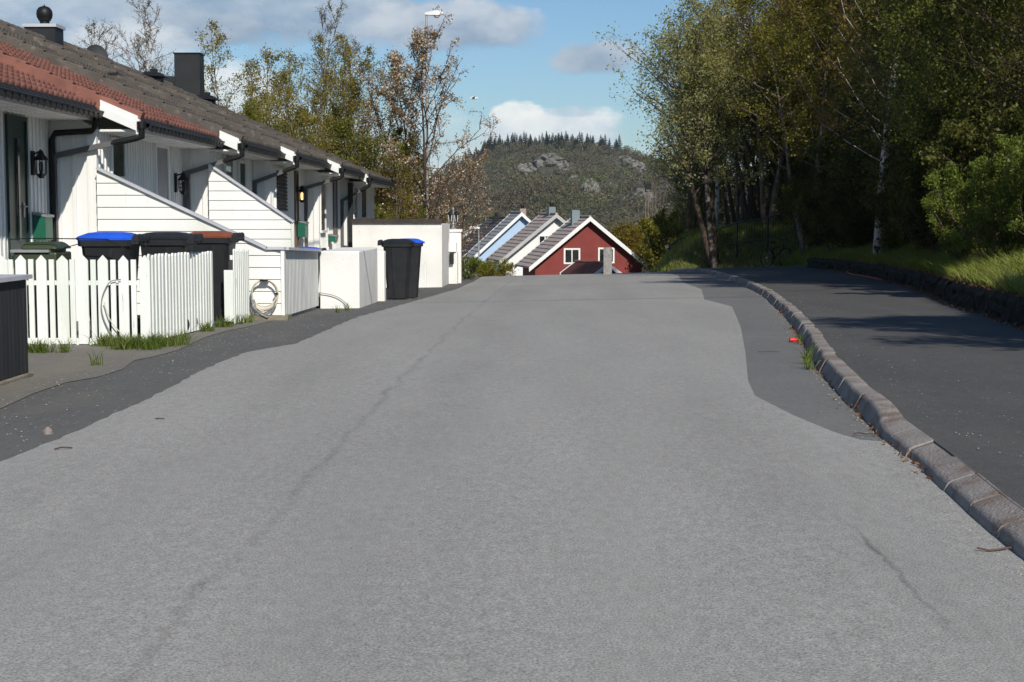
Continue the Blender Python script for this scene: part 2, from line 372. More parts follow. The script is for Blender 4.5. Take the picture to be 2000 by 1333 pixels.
M['polegrey'] = mat('galvanised pole', (.42, .44, .46), (.33, .35, .37), 2, .5, metal=.3)
M['matgreen'] = mat('faded green mat', (.08, .15, .11), (.06, .11, .08), 12, 1)
M['leafmidgreen'] = leaf_mat('mid green leaves', [(.07, .085, .012), (.15, .165, .025), (.27, .28, .055)], .45)
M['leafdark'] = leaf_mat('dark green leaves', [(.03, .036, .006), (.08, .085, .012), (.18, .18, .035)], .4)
M['leafolive'] = leaf_mat('young olive bronze leaves', [(.16, .11, .02), (.27, .22, .035), (.38, .35, .08)], .5)
M['leafbronze'] = leaf_mat('dark bronze leaves', [(.14, .075, .015), (.25, .17, .025), (.36, .29, .05)], .5)
M['leafsilver'] = leaf_mat('silver green leaves', [(.17, .165, .04), (.31, .31, .11), (.46, .45, .24)], .5)
M['leafyellow'] = leaf_mat('yellow green leaves', [(.10, .09, .012), (.20, .185, .02), (.31, .29, .04)], .45)
M['leafbright'] = leaf_mat('fresh bright leaves', [(.06, .085, .012), (.14, .18, .022), (.24, .28, .05)], .35)
M['leafpale'] = leaf_mat('pale spring leaves', [(.12, .13, .03), (.22, .24, .07), (.36, .36, .14)], .4)
M['blossom'] = leaf_mat('white blossom and bronze leaves', [(.15, .085, .03), (.25, .15, .06), (.33, .22, .10), (.74, .68, .58), (.86, .82, .74)], .35, 2.5)
M['leafgreenish'] = leaf_mat('young green leaves', [(.13, .10, .015), (.17, .18, .025), (.25, .29, .05)], .45)
M['leafbirchbare'] = leaf_mat('tiny bronze birch leaves', [(.09, .055, .03), (.15, .12, .04), (.2, .18, .06)], .3)
M['grass'] = leaf_mat('grass blades', [(.05, .085, .012), (.10, .155, .02), (.24, .21, .07)], .3, 6)
M['grassdry'] = leaf_mat('grass with dry blades', [(.10, .14, .018), (.20, .24, .035), (.36, .32, .13)], .35, 1.5)
M['farwood'] = leaf_mat('far budding wood', [(.035, .042, .018), (.09, .082, .042), (.16, .125, .088), (.09, .11, .035), (.17, .20, .055)], .25, .022)
M['farspruce'] = leaf_mat('far spruce', [(.016, .026, .012), (.032, .042, .018), (.06, .062, .026)], .15, .05)
M['conifergold'] = leaf_mat('golden conifer', [(.12, .07, .01), (.21, .15, .018), (.32, .26, .035)], .45)
def emis(name, c, s):
    m = bpy.data.materials.new(name); m.use_nodes = True; b = m.node_tree.nodes['Principled BSDF']
    b.inputs['Base Color'].default_value = (*c, 1); b.inputs['Emission Color'].default_value = (*c, 1); b.inputs['Emission Strength'].default_value = s; return m
M['lampglow'] = emis('lit bulb', (1, .55, .16), 3.0)

# ------------------------------------------------------------------ lines of the road, measured on the ground
def line(pts): return [(p.x, p.y) for p in (at_G(*q) for q in pts)]
def x_of(poly):
    poly = sorted(poly, key=lambda p: p[1]); ys = [p[1] for p in poly]; xs = [p[0] for p in poly]
    return lambda Y: np.interp(Y, ys, xs)
light_left = line([(0, 905), (120, 858), (300, 775), (400, 722), (480, 690), (580, 672), (640, 645), (700, 620), (800, 592), (890, 566), (925, 551)])
light_left = [(light_left[0][0]-.05, -6)]+light_left+[(light_left[-1][0]-.1, 60), (-3, 120)]
kerb_l = line([(1992, 1090), (1900, 1010), (1800, 915), (1720, 850), (1650, 785), (1600, 725), (1570, 670), (1535, 620), (1490, 578), (1440, 553), (1400, 540), (1375, 533)])
kerb_l = [(kerb_l[0][0]-.1, -6), (kerb_l[0][0]-.02, 3)]+kerb_l+[(5.4, 60), (4.6, 75), (4, 120)]
light_right = line([(1690, 862), (1640, 848), (1560, 815), (1480, 775), (1466, 745), (1460, 690), (1450, 640), (1432, 600), (1395, 590), (1378, 586), (1372, 566), (1335, 552), (1325, 538)])
xl, xk, xr0 = x_of(light_left), x_of(kerb_l), x_of(light_right)
ymin_r = min(p[1] for p in light_right)
def xr(Y):
    return xk(Y)+.03 if Y < ymin_r else min(float(xr0(Y)), float(xk(Y))-.05)
FOOT = [(4.7, -10), (4.75, 5), (4.9, 12), (5.1, 15.3), (5.86, 20.8), (6.6, 25), (7.15, 28.5), (7.8, 34), (8.3, 40), (8.8, 48), (9.4, 54), (9.3, 56), (8.2, 57.2), (6.6, 58.2), (5.4, 59.4), (4.9, 62), (4.8, 75), (5, 130)]
xf = lambda Y: np.interp(Y, [p[1] for p in FOOT], [p[0] for p in FOOT])
FA = np.array(FOOT)
def foot_dist(X, Y):
    X = np.asarray(X, float); Y = np.asarray(Y, float); best = np.full(X.shape, 1e9); sg = np.ones(X.shape)
    for a, b in zip(FA[:-1], FA[1:]):
        d = b-a; L2 = (d**2).sum(); t = np.clip(((X-a[0])*d[0]+(Y-a[1])*d[1])/L2, 0, 1)
        qx, qy = a[0]+t*d[0], a[1]+t*d[1]; ds = np.hypot(X-qx, Y-qy)
        s = np.sign(d[1]*(X-a[0])-d[0]*(Y-a[1])); m = ds < best-1e-9
        best = np.where(m, ds, best); sg = np.where(m, s, sg)
    return best*sg
def bankz(X, Y):
    """ground height everywhere: road profile, with the wooded bank right of the path"""
    X = np.asarray(X, float); Y = np.asarray(Y, float)
    d = foot_dist(X, Y); base = roadz(X, Y)
    keep = roadz(X, np.minimum(Y, 54)); drop = sstep(63, 76, Y)*(1-sstep(9, 16, X-(Y-63)*.12)); w = sstep(0, 2.2, d)*(1-drop)
    base = base*(1-w)+keep*w
    wall = 1-sstep(46, 50, Y)
    dp = np.maximum(d-.22, 0)
    h1 = .40*sstep(.0, .05, d-.16)+.24*np.minimum(dp, 4)+.05*dp
    dq = np.maximum(d, 0)
    h2 = .62*np.minimum(dq, 1.7)+.1*dq
    h = np.where(d > 0, h1*wall+h2*(1-wall)*(1-drop), 0)
    bump = .05*np.sin(X*1.7+Y*.6)*np.sin(Y*1.1-X*.4)*sstep(.5, 2, d)
    return base+h+bump
def gz(x, y): return float(bankz(np.array([x]), np.array([y]))[0])

# terrain: one sheet to the horizon
gx = np.concatenate([np.linspace(-850, -40, 14), np.linspace(-34, -6, 15), np.arange(-5, 3.9, .6), np.arange(4, 12, .16), np.arange(12.4, 24, .8), np.linspace(28, 60, 8), np.linspace(90, 850, 12)])
gy = np.concatenate([np.linspace(-60, -8, 8), np.arange(-4, 14, 1.0), np.arange(14, 66, .45), np.arange(67, 130, 3), np.linspace(140, 400, 20), np.linspace(450, 1850, 16)])
GX, GY = np.meshgrid(gx, gy)
GZ = bankz(GX.ravel(), GY.ravel()).reshape(GX.shape)
under = (GX < np.array([float(xf(y)) for y in gy])[:, None]+.05) & (GY < 62)
GZ = np.where(under, GZ-.12-.08*(GX > 1.5), GZ)
GZ = np.where(GX < -4.2, np.minimum(GZ, roadz(GX, GY)-.10), GZ)
far = sstep(130, 300, GY); GZ = GZ*(1-far)+far*(-14-.012*np.minimum(GY, 1000)+2*np.sin(GX*.01)*np.sin(GY*.012))
ny, nx = GX.shape
F = [(j*nx+i, j*nx+i+1, (j+1)*nx+i+1, (j+1)*nx+i) for j in range(ny-1) for i in range(nx-1)]
me = np_mesh('ground', np.stack([GX.ravel(), GY.ravel(), GZ.ravel()], 1), F); me.polygons.foreach_set('use_smooth', [True]*len(me.polygons))
tag(link_mesh('ground', me, M['grassground']), kind='structure')

def sheet(name, m, fl, fr, y0, y1, dz, dy=.3, nxs=10, zf=None, rag=0, seed=1):
    rg = random.Random(seed); V = []; ys = []
    y = y0
    while y < y1: ys.append(y); y += dy*(1 if y < 30 else 3)
    ys.append(y1)
    wob = [(rg.uniform(-1, 1)*(1 if q < 5 else .6), rg.uniform(1, 9) if q < 5 else rg.uniform(12, 26), rg.uniform(0, 6)) for q in range(10)]
    for y in ys:
        n_ = sum(a*math.sin(b*y+c) for a, b, c in wob)*rag
        a, b = float(fl(y))+n_, float(fr(y))
        for i in range(nxs+1):
            x = a+(b-a)*i/nxs; V.append((x, y, float((zf or roadz)(x, y))+dz))
    k = nxs+1
    F = [(j*k+i, j*k+i+1, (j+1)*k+i+1, (j+1)*k+i) for j in range(len(ys)-1) for i in range(nxs)]
    me = np_mesh(name, V, F); me.polygons.foreach_set('use_smooth', [True]*len(me.polygons))
    return tag(link_mesh(name, me, m), kind='structure')
sheet('shoulder_asphalt', M['shoulder'], lambda y: -4.0 if y < 42 else -3.2, lambda y: xr(y)+.0 if y > 60 else max(float(xl(y))+.3, -2), -6, 110, 0)
sheet('road', M['road'], xl, lambda y: xr(y)-(.02 if y > ymin_r else 0), -6, 110, .006, dy=.12, rag=.012, nxs=14)
sheet('verge_asphalt', M['strip'], lambda y: xr(y)-.2, lambda y: xk(y)+.05, ymin_r-.3, 110, .0, dy=.15)
vl = x_of(line([(0, 800), (70, 768), (130, 748), (190, 738), (240, 722), (262, 705), (300, 698), (350, 684), (400, 660), (440, 648), (480, 640), (545, 624)]))
sheet('old_pavement', M['oldpave'], lambda y: -13, lambda y: float(vl(y)), 6, 22, .005, dy=.1, rag=.02, seed=5)
sheet('terrace_paving', M['concrete'], lambda y: -9, lambda y: -3.75, 20.5, 48, .002, dy=1)
sheet('footpath', M['path'], lambda y: float(xk(y))+.128+.026*float(sstep(8.6, 9.3, y)), lambda y: float(xf(y))+.20, -6, 62, .104, dy=.1, nxs=8, zf=lambda x, y: float(roadz(x, y))-.012*(1-float(sstep(8.6, 9.3, y)))*(1-float(sstep(.0, .5, x-xk(y)-.13))))

# kerb: blocks with pale joints, high chamfered face far off, dropped and broad near the camera
ks, kj = MB(), MB()
pts = []; y = -4.0
while y < 58: pts.append(y); y += .125 if y < 30 else .25
def kprof(y):
    t = float(sstep(8.6, 9.3, y)); x = float(xk(y)); z = float(roadz(x, y))
    hi = [(0, -.06), (.0, .010), (.042, .092), (.052, .106), (.066, .113), (.160, .117), (.166, .06)]
    lo = [(-.01, -.06), (-.01, .010), (.002, .040), (.012, .052), (.028, .060), (.138, .096), (.144, .05)]
    return [Vector((x+a*t+c*(1-t), y, z+b*t+d*(1-t))) for (a, b), (c, d) in zip(hi, lo)]
acc = 0; row = []; rk = random.Random(4); blk = .5
def flush(rows):
    if len(rows) < 2: return
    jx, jz = rk.uniform(-.008, .008), rk.uniform(-.006, .007); n_ = len(rows[0])
    vs = [p+Vector((jx, 0, jz)) for r_ in rows for p in r_]
    ks.add(vs, [(i*n_+k, i*n_+k+1, (i+1)*n_+k+1, (i+1)*n_+k) for i in range(len(rows)-1) for k in range(n_-1)]
           + [tuple(range(n_))[::-1], tuple(range((len(rows)-1)*n_, len(rows)*n_))])
for y in pts:
    row.append(kprof(y)); acc += .125 if y < 30 else .25
    if acc >= blk:
        flush(row); pr = kprof(y+.006); pr2 = kprof(y+.016); row = [kprof(y+.022)]; acc = 0
        n_ = len(pr); kj.add([p+Vector((.003, 0, -.003)) for p in kprof(y-.004)]+[p+Vector((.003, 0, -.003)) for p in kprof(y+.026)], [(k, k+1, n_+k+1, n_+k) for k in range(n_-1)])
flush(row)
kb = ks.build('kerb', M['kerb'], smooth=True); tag(kb, kind='structure')
kjo = kj.build('kerb_joint', M['joint'], kb)

# ------------------------------------------------------------------ terraced houses
UY = [12.5, 20.7, 25.9, 30.0, 34.6, 38.7, 45.2]       # party walls
xp = lambda px, Y: at_Y(px, 422, Y).x
zp = lambda py, Y: at_Y(1000, py, Y).z
WX = [xp(100, 20.7), xp(190, 20.7), xp(410, 25.9), xp(528, 30.0), xp(622, 34.6), xp(680, 38.7)]
EX = [xp(190, 20.7), xp(275, 20.7), xp(470, 25.9), xp(577, 30.0), xp(665, 34.6), xp(718, 38.7)]
EZ = [zp(212, 20.7), zp(234, 20.7), zp(277, 25.9), zp(302, 30.0), zp(326, 34.6), zp(345, 38.7)]
PS = .43; RX = xp(1030, 20)-10.75
def tiles(x_e, z_e, y0, y1, mtl, parent):
    """ribbed tiles in courses from eave to ridge, each course lapping the one below"""
    ln = x_e-RX; nc = 17; nyw = max(8, int((y1-y0)/.2)); per = (y1-y0)/nyw; ns = nyw*6
    V = []; F = []
    prof = []
    for i in range(ns+1):
        ph = (i % 6)/6; prof.append((y0+(y1-y0)*i/ns, .055*abs(math.sin(math.pi*ph))**.6))
    th = math.atan(PS); c, s_ = math.cos(th), math.sin(th)
    def P(d, h, y, up): # d along slope from eave, h normal height
        x = x_e-(d*c)-h*s_*(-1)*-1
        return (x_e-d*c+h*s_, y, z_e+d*s_+h*c)
    sl = ln/c; rgt = random.Random(int(y0*10))
    for k in range(nc):
        d0, d1 = sl*k/nc, sl*(k+1)/nc+.03; b = len(V)
        for (yy, w) in prof:
            jit = rgt.uniform(-.002, .002)
            V += [P(d0, .0+w*.2, yy, 0), P(d0, .045+w+jit, yy, 0), P(d1, .0+w, yy, 0)]
        F += [(b+i*3, b+(i+1)*3, b+(i+1)*3+1, b+i*3+1) for i in range(ns)]
        F += [(b+i*3+1, b+(i+1)*3+1, b+(i+1)*3+2, b+i*3+2) for i in range(ns)]
    me = np_mesh('roof', np.array(V)-np.array(wloc(parent)), F)
    r_ = link_mesh('roof', me, mtl, parent)
    z_r = z_e+ln*PS; o = MB()   # back slope, under-deck and ridge
    o.quad((RX, y0, z_r+.02), (RX-5.5, y0, z_r-5.5*PS), (RX-5.5, y1, z_r-5.5*PS), (RX, y1, z_r+.02))
    o.quad((x_e, y0+.01, z_e-.02), (RX, y0+.01, z_r-.02), (RX, y1, z_r-.02), (x_e, y1, z_e-.02))
    o.build('roof_deck', mtl, parent)
    rdg = MB(); y = y0
    while y < y1-.05:
        e = min(y+.36, y1); rdg.tube([(RX, y, z_r+.0), (RX, e+.03, z_r+.015)], [.115, .13], 10); y += .36
    rdg.build('ridge_tile', mtl, parent, smooth=True)
    # verge tiles: blocks stepping up the near edge
    vg = MB(); kx = 0
    for k in range(nc):
        d0, d1 = sl*k/nc-.02, sl*(k+1)/nc
        a, b2 = Vector(P(d0, .125, y0-.05, 0)), Vector(P(d1, .09, y0-.05, 0)); dn = Vector((-s_, 0, -c))*.22
        vg.hexa([a+dn, b2+dn, b2+dn+Vector((0, .16, 0)), a+dn+Vector((0, .16, 0))], [a, b2, b2+Vector((0, .16, 0)), a+Vector((0, .16, 0))])
    vg.build('verge_tile', mtl, parent, bevel=.01)
    return z_r
def battens(mb, X, y0, y1, z0, z1, step, w, t):
    y = y0+step*.5
    while y < y1-w: mb.box(X, X+t, y, y+w, z0, z1); y += step
names = ['nearest terraced house with red ribbed tiles and a dark green glazed door', 'second terraced house with red roof, downpipe across its lit gable and a grey door',
         'third terraced house, first one with grey tiles, behind the second sloping screen', 'fourth terraced house with dark shutters and a lit wall lantern beside it',
         'fifth terraced house with brown door and pale narrow window', 'farthest terraced house at the row end, with horizontal boards under the last roof']
for k in range(6):
    y0, y1 = UY[k], UY[k+1]; X, xe, ze = WX[k], EX[k], EZ[k]
    zb = float(roadz(-4, y1))-.4
    h = thing('terraced_house', (X, y0, float(roadz(-5, y0))), names[k], 'house', 'row of white terraced houses')
    zr = tiles(xe, ze, y0+.02, y1-(.0 if k < 5 else 0), M['redtile'] if k < 2 else M['greytile'], h)
    zs = ze-.16                                         # soffit height
    w = MB(); w.box(X-.25, X, y0+.05, y1+.04, zb, zs+.05)
    w.box(X-8, X-.25, y1-.1, y1+.04, zb, ze+.1) if k == 5 else None
    # near end wall of the projecting piece (lit)
    w.box(RX+.4, X-.005, y0-.02, y0+.06, zb, zs+.06)
    w.poly([(X-.005, y0-.02, zs+.06), (RX+.4, y0-.02, zs+.06), (RX+.4, y0-.02, zr-.2), (X-.005, y0-.02, zs+.06+.0)])
    if k == 5: w.prism([(X, y1-.02, zs), (RX-5, y1-.02, zs), (RX, y1-.02, zr-.05)], (0, .05, 0))
    w.build('wall', M['white'], h)
    b = MB()
    if k < 5: battens(b, X, y0+.05, y1-.02, zb, zs+.0, .15, .05, .018)
    else:
        z = zb
        while z < zs: b.hexa([(X, y0+.05, z), (X+.022, y0+.05, z), (X+.022, y1, z), (X, y1, z)], [(X, y0+.05, z+.125), (X+.006, y0+.05, z+.125), (X+.006, y1, z+.125), (X, y1, z+.125)]); z += .13
    xx = X-.06
    while xx > (WX[k-1] if k else X-3)+.02:
        b.box(xx-.05, xx, y0-.05, y0-.02, zb, zs+.05); xx -= .21
    b.box(X-.06, X+.02, y0-.045, y0+.05, zb, zs+.04)
    b.build('cladding_batten', M['white'], h)
    s2 = MB(); s2.box(X-.1, xe-.02, y0-.01, y1-.01, zs, zs+.03); s2.box(xe-.05, xe-.02, y0, y1-.02, zs+.03, ze-.0)
    i = X+.1
    while i < xe-.08: s2.box(i, i+.02, y0+.01, y1-.03, zs-.012, zs); i += .12
    s2.build('soffit', M['white'], h)
    # barge board with white end box, near side
    if k:
        bb = MB(); L0 = (xe-EX[k-1])*.92
        a = Vector((xe-.04, y0-.07, ze+.02)); u = Vector((-1, 0, PS)).normalized(); n_ = Vector((-PS, 0, -1)).normalized()
        a = Vector((xe-.0, y0-.07, ze+.05)); lo_ = a+Vector((0, 0, -.20))
        bb.hexa([lo_, lo_+u*L0, lo_+u*L0+Vector((0, .06, 0)), lo_+Vector((0, .06, 0))], [a+u*.0, a+u*L0, a+u*L0+Vector((0, .06, 0)), a+Vector((0, .06, 0))])
        bb.hexa([lo_+Vector((0, -.02, -.01)), lo_+u*L0+Vector((0, -.02, -.01)), lo_+u*L0+Vector((0, .0, -.01)), lo_+Vector((0, .0, -.01))],
                [lo_+Vector((0, -.02, .11)), lo_+u*L0+Vector((0, -.02, .11)), lo_+u*L0+Vector((0, .0, .11)), lo_+Vector((0, .0, .11))])
        bb.hexa([(xe-.02, y0-.09, ze-.2), (xe+.03, y0-.09, ze-.2), (xe+.03, y0+.0, ze-.2), (xe-.02, y0+.0, ze-.2)], [(xe-.02, y0-.09, ze+.02), (xe+.03, y0-.09, ze+.0), (xe+.03, y0+.0, ze+.0), (xe-.02, y0+.0, ze+.02)])
        bb.build('barge_board', M['white'], h)
    # gutter with its row of lapped black guards
    g = MB(); yA, yB = y0+.02, y1-.03
    for q in range(7):
        a0, a1 = math.pi+math.pi*q/7, math.pi+math.pi*(q+1)/7; cx_, cz_ = xe+.07, ze-.05; r_ = .075
        g.quad((cx_+r_*math.cos(a0), yA, cz_+r_*math.sin(a0)), (cx_+r_*math.cos(a1), yA, cz_+r_*math.sin(a1)), (cx_+r_*math.cos(a1), yB, cz_+r_*math.sin(a1)), (cx_+r_*math.cos(a0), yB, cz_+r_*math.sin(a0)))
    g.tube([(xe+.145, yA, ze-.05), (xe+.145, yB, ze-.05)], .012, 6)
    for ye in (yA, yB): g.prism([(xe+.07+.075*math.cos(math.pi+math.pi*q/7), ye, ze-.05+.075*math.sin(math.pi+math.pi*q/7)) for q in range(8)], (0, .006, 0))
    g.build('gutter', M['blackmetal'], h, smooth=True)
    gg = MB(); y = yA
    while y < yB-.1:
        e = min(y+.235, yB)
        pa = [(xe-.02, .018), (xe+.05, -.002), (xe+.105, -.05), (xe+.135, -.12), (xe+.12, -.17)]
        vs = []; 
        for (yy, o_) in ((y, .022), ((y+e)/2, .018), (e, .0)):
            vs += [(px_+o_*.8, yy, ze+pz_+o_) for px_, pz_ in pa]
        gg.add(vs, [(r_*5+c_, r_*5+c_+1, (r_+1)*5+c_+1, (r_+1)*5+c_) for r_ in range(2) for c_ in range(4)]+[(0, 1, 2, 3, 4)])
        y += .225
    gg.build('eave_guard', M['blackmetal'], h)
    # downpipe
    pm = M['blackmetal'] if k == 0 else M['pipegrey']
    if k == 0:
        d_ = MB(); yq = y1-.12; A = Vector((xe+.04, yq, ze-.12)); B = Vector((X+.07, yq, zp(268, 20.7)))
        d_.tube([A, A+Vector((0, 0, -.12)), A+Vector((-.05, 0, -.19)), B+Vector((.05, 0, .05)), B+Vector((0, 0, -.04)), Vector((B.x, B.y, zb))], .042, 10)
        d_.build('downpipe', pm, h, smooth=True)
    else:
        d_, d2 = MB(), MB(); pxl = [None, (105, 305), (365, 338), (498, 356), (594, 367), (666, 392)][k]
        yq = y0-.10; A = Vector((xe+.06, yq, ze-.10)); B = at_Y(pxl[0], pxl[1], yq); B.x = max(B.x, WX[k-1]+.06)
        A2 = A+Vector((0, 0, -.14)); C_ = A2.lerp(B, .34)
        d2.tube([A, A2, A2.lerp(B, .06), C_], .045, 10); d2.tube([A+Vector((0, 0, .07)), A+Vector((0, 0, -.03))], .062, 10)
        D_ = A2.lerp(B, .32); ax = (B-D_); up = Vector((ax.z, 0, -ax.x)).normalized()*.036
        d_.obox((D_+B)/2, ax/2, (0, .035, 0), up)
        d_.obox(B+Vector((-.01, 0, -.04)), (.045, 0, 0), (0, .042, 0), (0, 0, .07))
        d_.box(B.x-.045, B.x+.03, yq-.035, yq+.035, zb, B.z-.04)
        d2.build('gutter_outlet', M['blackmetal'], h, smooth=True); d_.build('downpipe', pm, h)
    # doors and windows on the shaded front
    def win(x0, x1_, yt, yb, shut=False, X=X, h=h, name='window', fm=None, pane=True, gm=None):
        a = at_X(x0, yt, X+.02); b_ = at_X(x1_, yt, X+.02); za = at_X((x0+x1_)/2, yt, X).z; zc = at_X((x0+x1_)/2, yb, X).z
        ya, yb_ = min(a.y, b_.y), max(a.y, b_.y); fr = MB(); t = .06
        fr.box(X+.015, X+.05, ya-t, ya, zc-t, za+t); fr.box(X+.015, X+.05, yb_, yb_+t, zc-t, za+t); fr.box(X+.015, X+.05, ya, yb_, za, za+t); fr.box(X+.015, X+.065, ya, yb_, zc-t, zc)
        p = fr.build(name, fm or M['white'], h)
        q = MB(); q.box(X+.005, X+.03, ya, yb_, zc, za); q.build('pane' if pane else 'leaf', gm or M['glass'], p)
        if shut:
            s3 = MB(); z = zc
            while z < za-.05: s3.hexa([(X+.05, ya, z), (X+.085, ya, z), (X+.085, yb_, z), (X+.05, yb_, z)], [(X+.05, ya, z+.02), (X+.06, ya, z+.06), (X+.06, yb_, z+.06), (X+.05, yb_, z+.02)]); z += .075
            s3.build('shutter', M['blackmetal'], p)
        return ya, yb_, za, zc
    if k == 0:
        r_ = win(13, 46, 236, 500, name='door', fm=M['doorgreen'], gm=M['doorgreen'])
        hd = MB(); a = at_X(53, 404, X+.08); hd.tube([a, a+Vector((0, -.12, 0))], .012, 6); hd.box(X+.02, X+.045, a.y-.03, a.y+.03, a.z-.14, a.z+.05); hd.build('door_handle', M['greymetal'], h)
        gl = MB(); a, b_ = at_X(34, 270, X+.06), at_X(43, 470, X+.06); gl.box(X+.045, X+.06, a.y, b_.y, b_.z, a.z); gl.build('door_glazing', M['glass'], h)
    if k == 1: win(217, 240, 279, 345); win(303, 325, 290, 400, name='door', fm=M['white'], gm=M['doorgrey'], pane=False)
    if k == 2: win(438, 452, 300, 380); win(466, 477, 320, 400, name='door', fm=M['white'], gm=M['doorgreen'])
    if k == 3: win(537, 556, 335, 412, True); win(575, 580, 340, 480, name='door', fm=M['doorbrown'], gm=M['doorgreen'])
    if k == 4: win(625, 634, 358, 450); win(650, 656, 352, 462, name='door', fm=M['doorbrown'], gm=M['doorgrey'], pane=False)
    if k == 5:
        win(690, 696, 368, 425); win(708, 712, 372, 420, name='door', fm=M['blackmetal'])
        po = MB(); po.box(X+.02, X+.14, y0-.16, y0-.05, zb, zs); po.build('corner_post', M['darkgrey'], h)
    # chimneys
    if k in (2, 4, 5): pass
def chimney(par, pxc, w, ytop, zb_off, mtl, Y=None):
    pass
hs = [o for o in COL.objects if o.name.startswith('terraced_house')]
# chimney with rotating ball cowl on the fourth roof
def on_ridge(pxc):            # the Y where the ridge line passes this column
    return at_X(pxc, 422, RX).y
yc = on_ridge(97); h = hs[3]
ch = MB(); x0, x1 = RX-.36, RX+.32; ztop = at_X(97, 60, RX).z; ch.box(x0, x1, yc-.3, yc+.3, ztop-1.6, ztop); cho = ch.build('chimney', M['darkgrey'], h)
cp = MB(); cp.box(x0-.04, x1+.04, yc-.34, yc+.34, ztop, ztop+.07); cp.build('chimney_cap', M['cap'], cho)
cw = MB(); cw.lathe([(.105, 0), (.105, .09), (.13, .10), (.135, .12), (.165, .17), (.178, .25), (.165, .33), (.12, .39), (.05, .42), (.015, .43), (.01, .46)], (RX, yc, ztop+.07), 18); cw.build('cowl', M['blackmetal'], cho, smooth=True)
yc = on_ridge(374); h = hs[5]
ch = MB(); ztop = at_X(374, 110, RX).z; zl = at_X(374, 153, RX).z
s_ = .4; ch.box(RX-.38, RX+.42, yc-.35, yc+.3, ztop-2.2, ztop); cho = ch.build('chimney', M['darkgrey'], h)
cs = MB(); cs.box(RX-.85, RX-.38, yc-.3, yc+.25, ztop-2.2, zl); cs.build('chimney_shoulder', M['darkgrey'], cho)
cc = MB(); cc.box(RX-.41, RX+.45, yc-.38, yc+.33, ztop, ztop+.03); cc.build('chimney_cap', M['blackmetal'], cho)
# roof vents
for pxc, py, kk in ((292, 158, 4), (408, 208, 5)):
    yv = on_ridge(pxc-10) if kk == 4 else UY[6]-1.2; Xv = RX+.35
    if kk == 5: Xv = xp(pxc, yv)
    zv = EZ[kk]+(EX[kk]-Xv)*PS
    v = MB(); v.box(Xv-.22, Xv+.22, yv-.2, yv+.2, zv-.1, zv+.14); v.hexa([(Xv-.34, yv-.3, zv+.14), (Xv+.34, yv-.3, zv+.10), (Xv+.34, yv+.3, zv+.10), (Xv-.34, yv+.3, zv+.14)], [(Xv-.2, yv-.2, zv+.25), (Xv+.2, yv-.2, zv+.22), (Xv+.2, yv+.2, zv+.22), (Xv-.2, yv+.2, zv+.25)])
    v.box(Xv-.09, Xv+.09, yv-.08, yv+.08, zv+.24, zv+.33); v.build('roof_vent', M['blackmetal'], hs[kk])
# aerial and dish
A = at_X(62, 50, RX); mt = thing('tv_aerial', (RX-.42, A.y-.1, A.z-.7), 'thin black television aerial on a mast beside the ball-topped chimney', 'aerial')
m_ = MB(); m_.tube([(RX-.42, A.y-.1, A.z-1.0), (RX-.42, A.y-.1, A.z+.0)], .018, 6); m_.build('mast', M['polegrey'], mt)
m_ = MB(); P0 = Vector((RX-.42, A.y-.1, A.z-.08)); P1 = P0+Vector((-.55, -.5, -.12)); m_.tube([P0, P1], .012, 5)
for i in range(8):
    q = P0.lerp(P1, .1+.12*i); m_.tube([q+Vector((.05, -.05, -.13)), q-Vector((.05, -.05, -.13))], .005, 4)
for s_ in (-.06, .04): m_.tube([P0+Vector((-.05, 0, s_)), P0+Vector((-.65, -.55, s_+.1))], .004, 4)
m_.build('boom', M['blackmetal'], mt)
yd = on_ridge(210); zd = at_X(210, 118, RX).z
dt = thing('satellite_dish', (RX-.2, yd, zd-.4), 'dark round satellite dish peeping over the grey roof ridge', 'satellite dish')
m_ = MB(); n0 = Vector((.35, -.85, .25)).normalized(); u = Vector((0, 0, 1)).cross(n0).normalized(); w_ = n0.cross(u)
vs = [Vector((RX-.2, yd, zd))]+[Vector((RX-.2, yd, zd))+(u*math.cos(a)*.3+w_*math.sin(a)*.36)*r_+n0*(.07*r_*r_) for r_ in (.5, 1) for a in [2*math.pi*i/20 for i in range(20)]]
m_.add(vs, [(0, 1+i, 1+(i+1)%20) for i in range(20)]+[(1+i, 21+i, 21+(i+1)%20, 1+(i+1)%20) for i in range(20)])
m_.build('reflector', M['darkgrey'], dt, smooth=True)
m_ = MB(); m_.tube([(RX-.2, yd+.05, zd-.7), (RX-.2, yd+.05, zd)], .02, 6); m_.build('mast', M['polegrey'], dt)

